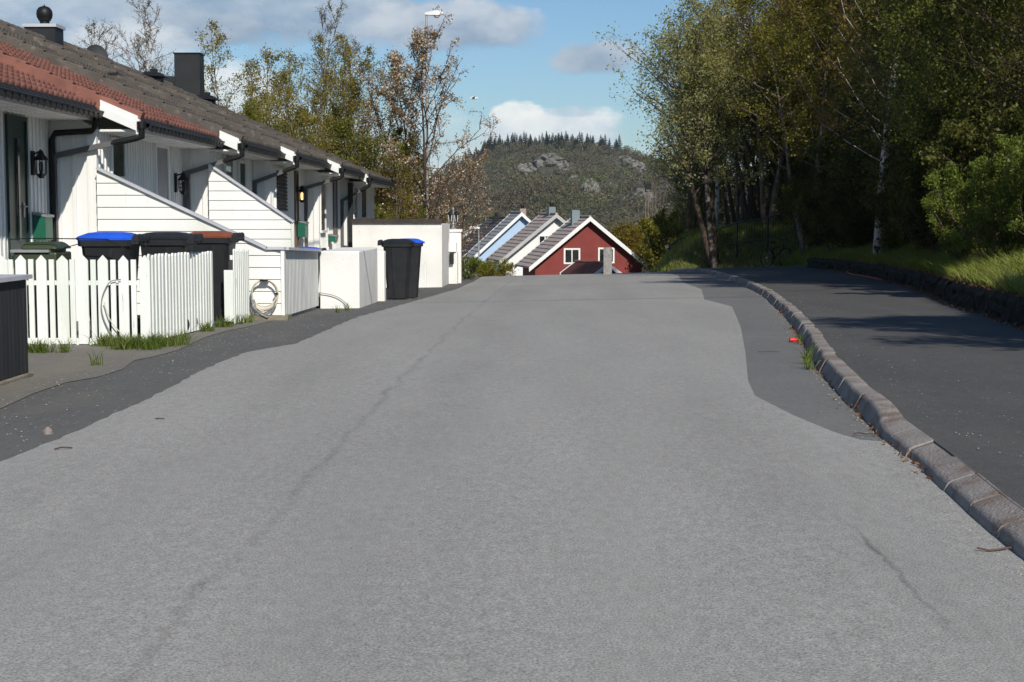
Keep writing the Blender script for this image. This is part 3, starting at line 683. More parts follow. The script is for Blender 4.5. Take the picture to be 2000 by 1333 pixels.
# ------------------------------------------------------------------ sloping timber screens
def screen(name, Y, xl_, xr_, zl_, zr_, zbot, label, xbreak=None, bh=.165):
    """horizontal lapped boards in a -Y facing plane, top cut along a slope, with a metal cap"""
    t = thing(name, (xl_, Y, zbot), label, 'screen')
    xb = xbreak if xbreak else xr_
    def xt(z): # right limit at height z
        if z <= zr_: return xr_
        return xl_+(xb-xl_)*(zl_-z)/(zl_-zr_)
    b = MB(); z = zbot
    while z < zl_-.02:
        z1 = min(z+bh-.008, zl_); xa, xb_ = xt(z), xt(z1)
        if xa-xl_ > .03:
            b.hexa([(xl_, Y-.022, z), (xa, Y-.022, z), (xa, Y+.02, z), (xl_, Y+.02, z)], [(xl_, Y-.008, z1), (max(xb_, xl_+.01), Y-.008, z1), (max(xb_, xl_+.01), Y+.02, z1), (xl_, Y+.02, z1)])
        z += bh
    b.build('board', M['white'], t)
    k_ = MB(); k_.prism([(xl_, Y-.001, zbot), (xr_, Y-.001, zbot), (xr_, Y-.001, zr_), (xb, Y-.001, zr_), (xl_, Y-.001, zl_)], (0, .06, 0)); k_.build('backing', M['greypaint'], t)
    c = MB(); A, B = Vector((xl_, Y, zl_)), Vector((xb, Y, zr_)); d = B-A; up = Vector((-d.z, 0, d.x)).normalized()*.018
    c.obox((A+B)/2+up, d/2, (0, .06, 0), up); 
    if xbreak: c.box(xb, xr_+.02, Y-.06, Y+.06, zr_, zr_+.035)
    c.build('cap', M['cap'], t)
    e = MB(); e.box(xr_-.035, xr_+.012, Y-.035, Y+.03, zbot-.01, zr_-.002); e.build('edge_trim', M['white'], t)
    return t
Y = 20.55
zg = float(roadz(-3.5, Y))
screen('timber_screen', Y, xp(191, Y), xp(553, Y), zp(331, Y), zp(488, Y), zg+.07, 'near white screen of horizontal boards, its grey-capped top sloping down to the slatted bin store', xbreak=xp(520, Y))
Y = 25.75
screen('timber_screen', Y, xp(409, Y), xp(573, Y), zp(323, Y), zp(436, Y), float(roadz(-4, Y)), 'farther white screen of horizontal boards, steeper and ending in a tall vertical edge')
pl = MB(); Y = 20.55; pl.box(xp(460, Y), xp(556, Y)+.05, Y-.14, Y+.2, zg-.2, zg+.068); o = pl.build('plinth', M['concrete']); tag(o, 'low mossy concrete footing under the board screen with the hose', 'footing')

# slatted bin store between screen and white block
Y0, Y1 = 20.62, 24.25; Xs = xp(555, 20.62)
t = thing('bin_store', (Xs, Y0, zg), 'grey-white bin store with upright slats and a thin grey flat lid', 'bin store')
XE = xp(621, Y1); b = MB(); n_ = 26
for i in range(n_):
    a = i/n_; y = Y0+(Y1-Y0)*a; x = Xs+(XE-Xs)*a; z0 = float(roadz(x, y))+.05
    zt = zp(490, Y0)+(zp(493, Y1)-zp(490, Y0))*a-.0
    b.box(x-.02, x, y+.015, y+.10, z0, zt)
b.build('slat', M['slatgrey'], t)
b = MB(); b.hexa([(Xs-.1, Y0, zg), (Xs-.05, Y0, zg), (XE-.05, Y1, zg-.1), (XE-.1, Y1, zg-.1)], [(Xs-.1, Y0, zg+.8), (Xs-.05, Y0, zg+.8), (XE-.05, Y1, zg+.75), (XE-.1, Y1, zg+.75)]); b.build('backing', M['greypaint'], t)
b = MB(); za, zb_ = zp(489, Y0), zp(492, Y1); b.hexa([(Xs-1.3, Y0, za+.02), (Xs+.06, Y0, za), (XE+.06, Y1, zb_), (XE-1.3, Y1, zb_+.02)], [(Xs-1.3, Y0, za+.06), (Xs+.06, Y0, za+.04), (XE+.06, Y1, zb_+.04), (XE-1.3, Y1, zb_+.06)]); b.build('lid', M['cap'], t)

# white rendered walls
def render_block(name, x0, x1, y0, y1, zt, label, cat='wall', low=.3, m='render', jit=0):
    b = MB(); z0 = float(roadz((x0+x1)/2, (y0+y1)/2))-low
    b.box(x0, x1, y0, y1, z0, zt); o = b.build(name, M[m], bevel=.02); return tag(o, label, cat)
Yb = 24.3
render_block('garden_wall', xp(623, Yb)-.0, xp(701, Yb), Yb, 27.25, zp(491, Yb), 'squat white rendered wall block right of the slatted bin store')
render_block('garden_wall', xp(690, 27.6), xp(751, 27.6), 27.5, 27.8, zp(491, 27.5), 'short white rendered wall behind the pair of black wheelie bins')
Yw = 37.5
wl = thing('garden_wall', (xp(688, Yw), Yw, float(roadz(-3, Yw))), 'long tall white rendered wall with dark coping beyond the houses', 'wall')
b = MB(); b.box(xp(688, Yw), xp(863, Yw), Yw, Yw+.25, float(roadz(-3, Yw))-.4, zp(437, Yw)); b.box(xp(863, Yw)-.25, xp(863, Yw)-.01, Yw+.25, 41.5, float(roadz(-3, Yw))-.6, zp(437, Yw)-.02); b.build('masonry', M['render'], wl)
b = MB(); b.box(xp(686, Yw), xp(863, Yw)+.0, Yw-.05, Yw+.3, zp(437, Yw), zp(428, Yw)); b.build('coping', M['coping'], wl)
Yp = 41.5
pi = thing('gate_pillar', (xp(885, Yp), Yp, float(roadz(-2, Yp))), 'white rendered gate pillar carrying a twin lantern by the crest', 'pillar')
zq = float(roadz(-2, Yp))-.3
b = MB(); b.box(xp(869, Yp), xp(900, Yp), Yp, Yp+.45, zq, zp(453, Yp)); b.build('shaft', M['render'], pi)
b = MB(); b.box(xp(867, Yp), xp(902, Yp), Yp-.04, Yp+.49, zp(453, Yp), zp(448.5, Yp)); b.build('cap', M['sidewhite'], pi)
b = MB(); b.box(xp(863, Yp), xp(893, Yp-.5), Yp-.5, Yp-.02, zq, zp(492, Yp)); b.box(xp(863, Yp), xp(876, Yp-.5), Yp-.5, Yp-.02, zp(492, Yp), zp(473, Yp)); b.build('side_wall', M['render'], pi)
b = MB(); b.box(xp(877, Yp), xp(893, Yp), Yp-.55, Yp-.03, zp(492, Yp)+.002, zp(474, Yp)); o = b.build('letter_box', M['sidewhite'], bevel=.01); tag(o, 'small white letter box fixed at the gate pillar', 'letter box')
b = MB(); b.box(xp(880, 40.9), xp(886, 40.9), 40.88, 40.94, zp(516, 40.9), zp(494, 40.9)); b.box(xp(880, 40.9)-.02, xp(880, 40.9)-.005, 40.86, 40.98, zp(517, 40.9), zp(493, 40.9)); o = b.build('wall_slot', M['darkgrey'], pi)
# twin lantern
lt = thing('twin_lantern', (xp(884.5, Yp), Yp+.2, zp(448, Yp)), 'black twin-headed lantern standing on the white gate pillar', 'lantern')
b = MB(); c = xp(884.5, Yp); z0 = zp(448, Yp); b.lathe([(.09, 0), (.09, .03), (.04, .05), (.03, .12), (.05, .14), (.02, .2), (.02, .52), (.035, .55), (.005, .62)], (c, Yp+.2, z0), 10)
for s_ in (-1, 1): b.tube([(c, Yp+.2, z0+.16), (c+s_*.07, Yp+.2, z0+.13), (c+s_*.085, Yp+.2, z0+.2)], .012, 6)
b.build('stand', M['greymetal'], lt, smooth=True)
for s_ in (-1, 1):
    b = MB(); cx_ = c+s_*.085; b.lathe([(.035, .2), (.06, .4), (.085, .41), (.06, .45), (.02, .49), (.005, .52)], (cx_, Yp+.2, z0), 8); b.build('lantern_head', M['blackmetal'], lt)
    b = MB()
    for i in range(4): a = math.pi/4+i*math.pi/2; b.tube([(cx_+.04*math.cos(a), Yp+.2+.04*math.sin(a), z0+.21), (cx_+.066*math.cos(a), Yp+.2+.066*math.sin(a), z0+.39)], .010, 4)
    b.build('lantern_glass', M['lampwhite'], lt)
# narrow white gate posts left of wall
b = MB(); Yg = 34.0
for a, c_ in ((822, 825), (829, 832)): b.box(xp(a, Yg), xp(c_, Yg), Yg, Yg+.05, zp(560, Yg), zp(505 if a < 825 else 507, Yg))
b.box(xp(825, Yg), xp(829, Yg), Yg+.01, Yg+.04, zp(552, Yg), zp(547, Yg)); b.box(xp(825, Yg), xp(829, Yg), Yg+.01, Yg+.04, zp(516, Yg), zp(511, Yg))
tag(b.build('wicket_gate', M['whitefence']), 'narrow white slatted gate standing by the long white wall', 'gate')

# ------------------------------------------------------------------ bins
def make_bin(lidmat, bodymat, lz=None):
    r_ = bpy.data.objects.new('wheelie_bin', None); COL.objects.link(r_); r_.empty_display_size = .2
    b = MB()
    def ring(x0, x1, hw, z, c=.05):
        return [(x0+c, -hw, z), (x1-c, -hw, z), (x1, -hw+c, z), (x1, hw-c, z), (x1-c, hw, z), (x0+c, hw, z), (x0, hw-c, z), (x0, -hw+c, z)]
    rings = [ring(-.22, .23, .205, .02), ring(-.24, .25, .22, .25), ring(-.30, .31, .27, .88), ring(-.305, .315, .275, .90), ring(-.34, .35, .295, .905), ring(-.345, .355, .30, .96), ring(-.31, .32, .27, .962)]
    vs = [p for q in rings for p in q]; fs = [(i*8+k, i*8+(k+1)%8, (i+1)*8+(k+1)%8, (i+1)*8+k) for i in range(6) for k in range(8)]+[tuple(range(8))[::-1], tuple(range(48, 56))]
    b.add(vs, fs)
    for s_ in (-1, 1):                           # side ribs and rear pull
        b.hexa([(-.08, s_*.215-.01, .1), (-.04, s_*.215-.01, .1), (-.04, s_*.215+.01, .1), (-.08, s_*.215+.01, .1)], [(-.1, s_*.272-.01, .88), (-.05, s_*.272-.01, .88), (-.05, s_*.272+.01, .88), (-.1, s_*.272+.01, .88)])
    b.build('body', bodymat, r_, smooth=True)
    l = MB(); lr = [ring(-.35, .365, .305, .963), ring(-.35, .37, .31, .985), ring(-.33, .345, .285, 1.0), ring(-.22, .25, .2, 1.03), ring(-.14, .18, .12, 1.037)]
    l.add([p for q in lr for p in q], [(i*8+k, i*8+(k+1)%8, (i+1)*8+(k+1)%8, (i+1)*8+k) for i in range(4) for k in range(8)]+[tuple(range(8))[::-1], tuple(range(32, 40))])
    l.box(.365, .40, -.12, .12, .955, .985); l.build('lid', lidmat, r_, smooth=True)
    hb = MB(); hb.tube([(-.41, -.24, .965), (-.41, .24, .965)], .022, 10)
    for y in (-.24, -.08, .08, .24): hb.box(-.43, -.33, y-.022, y+.022, .925, .99); hb.tube([(-.395, y-.03, .985), (-.395, y+.03, .985)], .036, 10)
    hb.build('handle', bodymat, r_, smooth=True)
    for s_ in (-1, 1):
        w = MB(); w.disc_y((-.24, s_*.235, .10), .1, .05, 20); wo_ = w.build('wheel', M['black'], r_, smooth=True)
        w = MB(); w.disc_y((-.24, s_*.262, .10), .055, .012, 14); w.disc_y((-.24, s_*.268, .10), .014, .012, 8); w.build('hub', M['darkgrey'], wo_, smooth=True)
    a = MB(); a.tube([(-.24, -.2, .1), (-.24, .2, .1)], .014, 8); a.build('axle', M['greymetal'], r_)
    return r_
bb_ = make_bin(M['blue'], M['binblack']); bk = make_bin(M['binblack'], M['binblack']); br = make_bin(M['brown'], M['binblack']); bg2 = make_bin(M['litgreen'], M['binblack'])
def place(o, pxc, pytop, Y, rz, label, sc=1.0, first=True, group='wheelie bins'):
    p = at_Y(pxc, pytop, Y); gr = float(roadz(p.x, Y))+.005; sc = (p.z-gr)/1.035 if Y < 24 or Y > 28 and pxc > 730 else sc; loc = (p.x, Y, p.z-1.035*sc)
    if first: o.location = loc; o.rotation_euler = (0, 0, rz); o.scale = (.74*sc, .85*sc, sc); tag(o, label, 'bin', group); return o
    return copy_thing(o, loc, rz, (.74*sc, .85*sc, sc), label, 'bin', group)
place(bb_, 217, 454, 16.6, math.pi, 'black wheelie bin with blue lid behind the picket fence', 1.06)
place(bk, 327, 454, 17.7, math.pi, 'black wheelie bin with black lid between the blue-lidded and brown-lidded ones', 1.06)
place(br, 415, 452, 19.80, math.pi+.0, 'black wheelie bin with brown lid at the gap in the picket fence', 1.10)
place(bk, 776, 467, 28.4, 0, 'black roadside wheelie bin with black lid before the long white wall', 1.03, False)
place(bb_, 796, 466.5, 29.0, .12, 'black wheelie bin with blue lid, farther of the roadside pair', 1.02, False)
place(bb_, 597, 483, 24.8, math.pi, 'blue-lidded bin inside the slatted bin store, only its lid showing', 1.0, False)
place(bg2, 702, 486, 28.9, 0, 'bin with bright green lid peeping over the squat white wall block', 1.0)
# older green container
gb = thing('green_container', (xp(75, 16.4), 16.4, 0), 'boxy dark green waste container with domed lid behind the pickets', 'bin')
b = MB(); x0, x1 = xp(29, 16.3), xp(122, 16.3); zt = zp(493, 16.3); zq = -.05
b.box(x0+.02, x1-.03, 16.15, 16.7, zq, zt); b.build('body', M['green'], gb, bevel=.02)
b = MB(); b.box(x0, x0+.42, 16.12, 16.73, zt, zt+.03); b.build('rim', M['greymetal'], gb)
b = MB(); xa, xb_ = xp(43, 16.3), xp(121, 16.3); b.hexa([(xa, 16.14, zt+.032), (xb_, 16.14, zt+.032), (xb_, 16.7, zt+.032), (xa, 16.7, zt+.032)], [(xa+.05, 16.2, zt+.11), (xb_-.08, 16.2, zt+.11), (xb_-.08, 16.64, zt+.11), (xa+.05, 16.64, zt+.11)]); b.build('lid', M['green'], gb, bevel=.03)

# ------------------------------------------------------------------ picket fence
Yf = 15.8; XS = xp(272, Yf)+.02
ft = thing('picket_fence', (XS, Yf, 0), 'white picket fence with pointed broad and narrow pickets beside the bins', 'fence')
gzf = float(roadz(-4.5, Yf))
ztop = zp(499, Yf); zlow = zp(507.5, Yf); zbot = zp(673, Yf)
rf = random.Random(2)
def pointed(x0, x1, y, z0, z1, tip):
    b = MB(); m_ = (x0+x1)/2; b.prism([(x0, y, z0), (x1, y, z0), (x1, y, z1-tip), (m_, y, z1), (x0, y, z1-tip)], (0, .02, 0)); return b
px = -22.0
i = 0
broad = [( -13, 12), (27, 47.5), (67.5, 87.5), (107.5, 130), (148, 169), (188, 208), (228.5, 248), (270, 290)]
for a, c_ in broad:
    o_ = rf.uniform(-.6, .6)
    pointed(xp(a, Yf), xp(c_, Yf), Yf+.003*rf.random(), zbot+(.0 if a < 260 else -.06), ztop+rf.uniform(-.004, .004), .06).build('picket', M['whitefence'], ft)
for a, c_ in [(13, 22), (52, 62), (92.5, 102.5), (133, 143), (174, 184), (213, 223), (253, 263)]:
    b = MB(); b.box(xp(a, Yf), xp(c_, Yf), Yf+.002, Yf+.02, zbot+.0, zlow+rf.uniform(-.004, .004)); b.build('narrow_picket', M['whitefence'], ft)
b = MB(); b.box(xp(-20, Yf), XS, Yf+.022, Yf+.06, zp(558, Yf), zp(549, Yf)); b.box(xp(-20, Yf), xp(190, Yf), Yf+.022, Yf+.07, zp(681, Yf), zp(662, Yf)); b.build('rail', M['whitefence'], ft)
# side run
yA, yB = Yf+.05, 18.72
def SX(y): return XS+(y-15.85)*.045+(.10 if y > 19.3 else 0)
def siderun(y0, y1, n_, par, zt0, zt1):
    st = (y1-y0)/n_
    for i in range(n_):
        y = y0+i*st; a = i/n_; z0 = float(roadz(XS, y))+.02; zt = zt0+(zt1-zt0)*a+rf.uniform(-.008, .008); b = MB(); xq = SX(y)+rf.uniform(-.004, .004)
        w = st*.62
        b.prism([(xq, y, z0), (xq, y+w, z0), (xq, y+w, zt-.03), (xq, y+w*.75, zt), (xq, y+w*.25, zt), (xq, y, zt-.03)], (.02, 0, 0)); b.build('side_picket', M['whitefence'], par)
    b = MB()
    for z in (.25, .85):
        za = float(roadz(XS, y0))+z; b.hexa([(SX(y0)-.04, y0, za), (SX(y0)-.005, y0, za), (SX(y1)-.005, y1-.02, za-.02), (SX(y1)-.04, y1-.02, za-.02)], [(SX(y0)-.04, y0, za+.06), (SX(y0)-.005, y0, za+.06), (SX(y1)-.005, y1-.02, za+.04), (SX(y1)-.04, y1-.02, za+.04)])
    b.build('side_rail', M['whitefence'], par)
siderun(yA, yB, 22, ft, zp(499, Yf), zp(491, 18.7))
f2 = thing('picket_fence', (XS, 19.35, 0), 'short white picket panel between the brown-lidded bin and the screen with the hose', 'fence')
siderun(19.38, 20.25, 8, f2, zp(487, 19.4), zp(488, 20.2))
b = MB(); ya = 19.36; b.box(SX(ya)-.11, SX(ya)+.01, ya-.03, ya-.005, float(roadz(XS, ya))+.05, zp(528, ya)); b.build('gate_stop', M['whitefence'], f2)
b = MB(); b.box(XS-.6, SX(19)-.0, yB+.05, 19.3, float(roadz(XS, 19))-.02, float(roadz(XS, 19))+.05); tag(b.build('door_mat', M['matgreen']), 'faded green mat in the gap of the picket fence', 'mat')

# black slatted enclosure in the left foreground
XBk = at_G(57, 737).x; YBk = at_G(57, 737).y
et = thing('slatted_enclosure', (XBk, YBk, 0), 'black stained slatted enclosure with pale grey capping at the left edge', 'enclosure')
zt = at_Y(57, 545, YBk).z; z0 = float(roadz(XBk, YBk))
b = MB(); y = YBk-3
while y < YBk-.02: b.box(XBk-.02, XBk, y, y+.082, z0+.045, zt); y += .088
x = XBk-.09
while x > XBk-1.2: b.box(x, x+.082, YBk-.02, YBk-.0, z0+.045, zt); x -= .088
b.build('slat', M['blackboard'], et)
b = MB(); b.box(XBk-.14, XBk-.03, YBk-3, YBk-.03, z0, zt-.02); b.build('frame', M['blackboard'], et)
b = MB(); b.box(XBk-1.3, XBk+.035, YBk-3.1, YBk+.05, zt, zt+.035); b.build('capping', M['cap'], et)
b = MB(); b.box(XBk-1.3, XBk+.03, YBk-3.2, YBk+.04, z0-.15, z0+.04); b.build('footing', M['concrete'], et, bevel=.01)

# hose coil on the screen
Yh = 20.45; c = at_Y(516, 578, Yh)
ht = thing('hose_coil', (c.x, c.y, c.z-.2), 'coiled cream garden hose hanging on the white board screen', 'hose')
b = MB(); rh = random.Random(3)
for i in range(4):
    rr = .178+rh.uniform(-.012, .012); pts_ = []
    for j in range(29):
        a = 2*math.pi*j/28+math.pi/2; sag = 1+.10*i*(1 if math.sin(a) < 0 else 0); pts_.append((c.x+rr*math.cos(a)+.006*i, Yh-.012*i, c.z+.03+rr*1.05*math.sin(a)*sag))
    b.tube(pts_, .0095, 6)
b.build('coil', M['hose'], ht, smooth=True)
b = MB(); pts_ = [(c.x-.17+.012*i, Yh-.05, c.z-.04-.055*i+.006*i*i*(.2)) for i in range(4)]
e = at_G(545, 625)
b.tube([(c.x-.17, Yh-.05, c.z+.02), (c.x-.15, Yh-.06, c.z-.15), (c.x-.03, Yh-.06, c.z-.26), (c.x+.05, Yh-.07, c.z-.29), (e.x-.04, e.y, e.z+.03), (e.x, e.y, e.z+.01)], .009, 6)
for i in range(3):
    b.tube([(c.x-.17+.02*i, Yh-.04, c.z-.05), (c.x-.13+.02*i, Yh-.05, c.z-.19-.02*i), (c.x, Yh-.05, c.z-.24-.02*i), (c.x+.12, Yh-.05, c.z-.17-.02*i), (c.x+.17, Yh-.04, c.z-.05)], .007, 6)
b.build('loose_end', M['greyhose'], ht, smooth=True)
b = MB(); b.box(c.x-.05, c.x+.06, Yh-.05, Yh+.07, c.z+.2, c.z+.225); b.box(c.x+.15, c.x+.2, Yh-.05, Yh, c.z+.02, c.z+.04); b.build('hook', M['blackmetal'], ht)
# loop of cable on the fence and cord across white block
def arc_obj(name, pts_, r_, m, label, cat):
    b = MB(); b.tube(pts_, r_, 6); return tag(b.build(name, m, smooth=True), label, cat)
def spl(ctrl, n_=30):
    out = []; c_ = [Vector(p) for p in ctrl]; c_ = [c_[0]*2-c_[1]]+c_+[c_[-1]*2-c_[-2]]
    for i in range(1, len(c_)-2):
        for k in range(n_//(len(c_)-3)+1):
            t = k/(n_//(len(c_)-3)+1); p0, p1, p2, p3 = c_[i-1:i+3]
            out.append(.5*((2*p1)+(-p0+p2)*t+(2*p0-5*p1+4*p2-p3)*t*t+(-p0+3*p1-3*p2+p3)*t**3))
    out.append(c_[-2]); return out
Yc = Yf-.03
arc_obj('loose_cable', spl([at_Y(x, y, Yc) for x, y in ((236, 546), (214, 552), (200, 580), (199, 610), (210, 640), (228, 668))]), .006, M['greyhose'], 'grey cable hanging in an arc over the white pickets', 'cable')
arc_obj('loose_cable', spl([at_Y(x, y, Yc-.02) for x, y in ((203, 590), (215, 625), (235, 650), (258, 672))]), .006, M['hose'], 'pale cord lying against the picket fence towards the grass', 'cable')
arc_obj('loose_cable', spl([at_Y(x, y, 24.26) for x, y in ((624, 572), (650, 577), (668, 586), (682, 600))]), .007, M['greyhose'], 'dark cord drooping on the squat white wall block', 'cable')
Yc = 16.1
arc_obj('wire_line', [at_Y(x, y, Yc) for x, y in ((17, 505), (17, 468), (60, 466), (160, 467), (210, 468), (260, 495))], .006, M['blackmetal'], 'thin black wire frame above the green container', 'wire')
arc_obj('wire_line', [at_Y(x, y, Yc+.3) for x, y in ((120, 486), (165, 474), (262, 468), (312, 497))], .005, M['blackmetal'], 'thin black wire stretched over the blue-lidded bin', 'wire')

# wall lanterns and mailboxes
def lantern(p, X, label, lit=False, cage=False):
    t = thing('wall_lantern', p, label, 'lantern', 'lanterns on the house fronts')
    b = MB(); x, y, z = p; b.box(X, X+.03, y-.05, y+.05, z-.12, z+.2); b.tube([(X+.03, y, z+.16), (x, y, z+.2)], .012, 6)
    b.lathe([(.03, -.16), (.06, -.12), (.075, -.1)], (x, y, z), 6); b.lathe([(.1, .08), (.085, .11), (.05, .15), (.03, .2), (.01, .22)], (x, y, z), 6)
    for i in range(6): a = i*math.pi/3; b.tube([(x+.072*math.cos(a), y+.072*math.sin(a), z-.1), (x+.08*math.cos(a), y+.08*math.sin(a), z+.09)], .007, 4)
    if cage:
        for q in (-.04, .02): b.torus((x, y, z+q), .078, .006, (0, 0, 1), 12, 4)
    b.build('frame', M['blackmetal'], t)
    b = MB(); b.lathe([(.02, -.1), (.03, -.05), (.03, .04), (.01, .06)], (x, y, z), 8); b.build('bulb', M['lampglow'] if lit else M['glass'], t)
def mailbox(px0, px1, pt, pb, X, label):
    a, c_ = at_X(px0, pt, X+.1), at_X(px1, pb, X+.1); y0, y1 = min(a.y, c_.y), max(a.y, c_.y)
    t = thing('mailbox', (X+.1, y0, c_.z), label, 'mailbox', 'green mailboxes on the house fronts')
    b = MB(); b.box(X+.03, X+.2, y0, max(y1, y0+.3), c_.z, a.z-.02); b.build('case', M['mailgreen'], t, bevel=.008)
    b = MB(); b.hexa([(X+.02, y0-.01, a.z-.02), (X+.22, y0-.01, a.z-.06), (X+.22, max(y1, y0+.3)+.01, a.z-.06), (X+.02, max(y1, y0+.3)+.01, a.z-.02)], [(X+.02, y0-.01, a.z+.01), (X+.22, y0-.01, a.z-.03), (X+.22, max(y1, y0+.3)+.01, a.z-.03), (X+.02, max(y1, y0+.3)+.01, a.z+.01)]); b.build('flap', M['greymetal'], t)
p = at_X(80, 325, WX[0]+.14); lantern(p, WX[0]+.02, 'large unlit black lantern on the nearest house front', cage=False)
p = at_X(358, 362, WX[1]+.16); lantern(p, WX[1]+.02, 'caged black lantern above the near sloping screen', cage=True)
p = at_X(590, 382, WX[3]+.14); lantern(p, WX[3]+.02, 'lit amber-glowing lantern on the fourth house front', lit=True)
mailbox(74, 84, 416, 470, WX[0], 'dark green mailbox on the nearest house front')
mailbox(587, 594, 432, 463, WX[3], 'green mailbox below the lit lantern')
mailbox(647, 652, 458, 472, WX[4], 'green mailbox by the fifth house, above the white block')

# ------------------------------------------------------------------ houses over the crest
def far_house(label, apx, apy, Y, hw, rise, length, yaw, wallm, roofm, bargem, name='gabled_house', over=.45, bw=.30, wins=(), drop=3.0, chim=None):
    P = at_Y(apx, apy, Y); t = thing(name, (P.x, P.y, P.z-rise-drop), label, 'house', 'gabled houses beyond the crest')
    c, s_ = math.cos(yaw), math.sin(yaw)
    def T(u, v, w): # u along gable, v back along ridge, w up relative to apex
        return Vector((P.x+u*c-v*s_, P.y+u*s_+v*c, P.z+w))
    sl = rise/hw
    b = MB(); hi = hw-over; z_e = -(hi)*sl-.12; zb = -rise-drop
    fr = [T(-hi, over, zb), T(hi, over, zb), T(hi, over, z_e), T(0, over, -.12), T(-hi, over, z_e)]; dv = T(0, length-over, 0)-T(0, over, 0)
    b.prism(fr, dv); b.build('wall', wallm, t)
    r_ = MB(); th = .12
    for sg in (-1, 1):
        A, B = T(0, 0, 0), T(sg*hw, 0, -rise); C_, D_ = T(sg*hw, length, -rise), T(0, length, 0); d = Vector((0, 0, th))
        n_ = 14
        for i in range(n_):   # tile courses
            a0, a1 = i/n_, (i+1)/n_; q = [A.lerp(B, a0), A.lerp(B, a1), D_.lerp(C_, a1), D_.lerp(C_, a0)]
            r_.hexa([v-d*.0 for v in q], [q[0]+Vector((0, 0, .07)), q[1]+Vector((0, 0, .12)), q[2]+Vector((0, 0, .12)), q[3]+Vector((0, 0, .07))])
    r_.build('roof', roofm, t)
    for vv in (-.03, length-.03):
        bb = MB()
        for sg in (-1, 1):
            A, B = T(0, vv, .13), T(sg*(hw+.05), vv, -rise*(hw+.05)/hw+.13); dn = Vector((0, 0, -bw)); dv = T(0, .06, 0)-T(0, 0, 0)
            bb.hexa([A+dn, B+dn, B+dn+dv, A+dn+dv], [A, B, B+dv, A+dv])
        bb.build('barge_board', bargem, t)
    rc = MB(); rc.tube([T(0, 0, .12), T(0, length, .12)], .09, 8); rc.build('ridge', roofm, t)
    for (u, w0, ww, hh) in wins:
        fr = MB(); v0 = over-.04
        def bx(u0, u1, w0_, w1_, m_, vf=v0, tk=.05):
            m_.hexa([T(u0, vf, w0_), T(u1, vf, w0_), T(u1, vf+tk, w0_), T(u0, vf+tk, w0_)], [T(u0, vf, w1_), T(u1, vf, w1_), T(u1, vf+tk, w1_), T(u0, vf+tk, w1_)])
        f_ = .11; bx(u, u+ww, w0, w0+f_, fr); bx(u, u+ww, w0+hh-f_, w0+hh, fr); bx(u, u+f_, w0+f_, w0+hh-f_, fr); bx(u+ww-f_, u+ww, w0+f_, w0+hh-f_, fr); bx(u+ww/2-.035, u+ww/2+.035, w0+f_, w0+hh-f_, fr)
        wo_ = fr.build('window', M['sidewhite'], t); g = MB(); bx(u+f_, u+ww-f_, w0+f_, w0+hh-f_, g, v0+.02, .015); g.build('pane', M['glass'], wo_)
    if chim:
        for (u, v, wd, top, mm, cap) in chim:
            b = MB(); lo = [T(u-wd/2, v-wd/2, -2), T(u+wd/2, v-wd/2, -2), T(u+wd/2, v+wd/2, -2), T(u-wd/2, v+wd/2, -2)]
            b.hexa(lo, [p+Vector((0, 0, 2+top)) for p in lo]); co = b.build('chimney', mm, t)
            if cap: b = MB(); q = T(u, v, top); b.lathe([(.2, 0), (.2, .05), (.14, .06), (.14, .22), (.2, .24), (.16, .32)], q, 10); b.build('chimney_pot', M['blackmetal'], co)
    return t
s97 = FPX/97
far_house('red timber house with white barge boards, nearest over the crest', 1153, 427, 97, 120/s97, 97/s97, 5.2, R(11), M['redwall'], M['browntile'], M['sidewhite'],
          wins=[(-50/s97, -89/s97, 33/s97, 31/s97), (19/s97, -88/s97, 33/s97, 31/s97)], chim=[(-.42, 2.6, .52, .55, M['chimblue'], False)], drop=4)
s107 = FPX/108
far_house('white timber house with grey barge boards between the red and blue houses', 1087, 421, 108, 112/s107, 90/s107, 5.8, R(11), M['sidewhite'], M['browntile'], M['palebarge'],
          wins=[(-34/s107, -60/s107, 27/s107, 22/s107)], chim=[(.1, 2.2, .5, .62, M['chimblue'], True)], drop=4)
s120 = FPX/120
far_house('pale blue timber house with grey roof and white barge boards', 1019, 418, 120, 98/s120, 88/s120, 4.6, R(11), M['bluewall'], M['slate'], M['sidewhite'], chim=[(.35, 1.5, .5, .42, M['chimpink'], True)], drop=4)
s132 = FPX/134
far_house('white house with dark roof behind the pale blue house', 992, 428, 134, 95/s132, 78/s132, 7.5, R(14), M['sidewhite'], M['darkroof'], M['darkroof'], drop=4, chim=[(-.4, 3.0, .55, .25, M['blackmetal'], True)])
far_house('low grey-roofed house farthest left over the crest', 965, 434, 148, 150/(FPX/148), 66/(FPX/148), 4.5, R(8), M['sidewhite'], M['slate'], M['palebarge'], drop=4)
s90 = FPX/90
far_house('small tiled porch gable in front of the red house', 1188, 518, 90, 34/s90, 22/s90, 4.0, R(28), M['redwall'], M['redtile'], M['sidewhite'], name='porch', over=.2, bw=.26, drop=2)
COL.objects['porch']['category'] = 'porch' if 'porch' in COL.objects else 'porch'
# lichened post on the crest
Yq = 50; b = MB(); p0 = at_Y(1187, 484, Yq); b.box(p0.x-.14, p0.x+.14, Yq, Yq+.07, float(roadz(p0.x, Yq))-.4, p0.z); tag(b.build('board_post', M['post'], bevel=.01), 'lichen-spotted grey board standing on the crest before the red house', 'post')

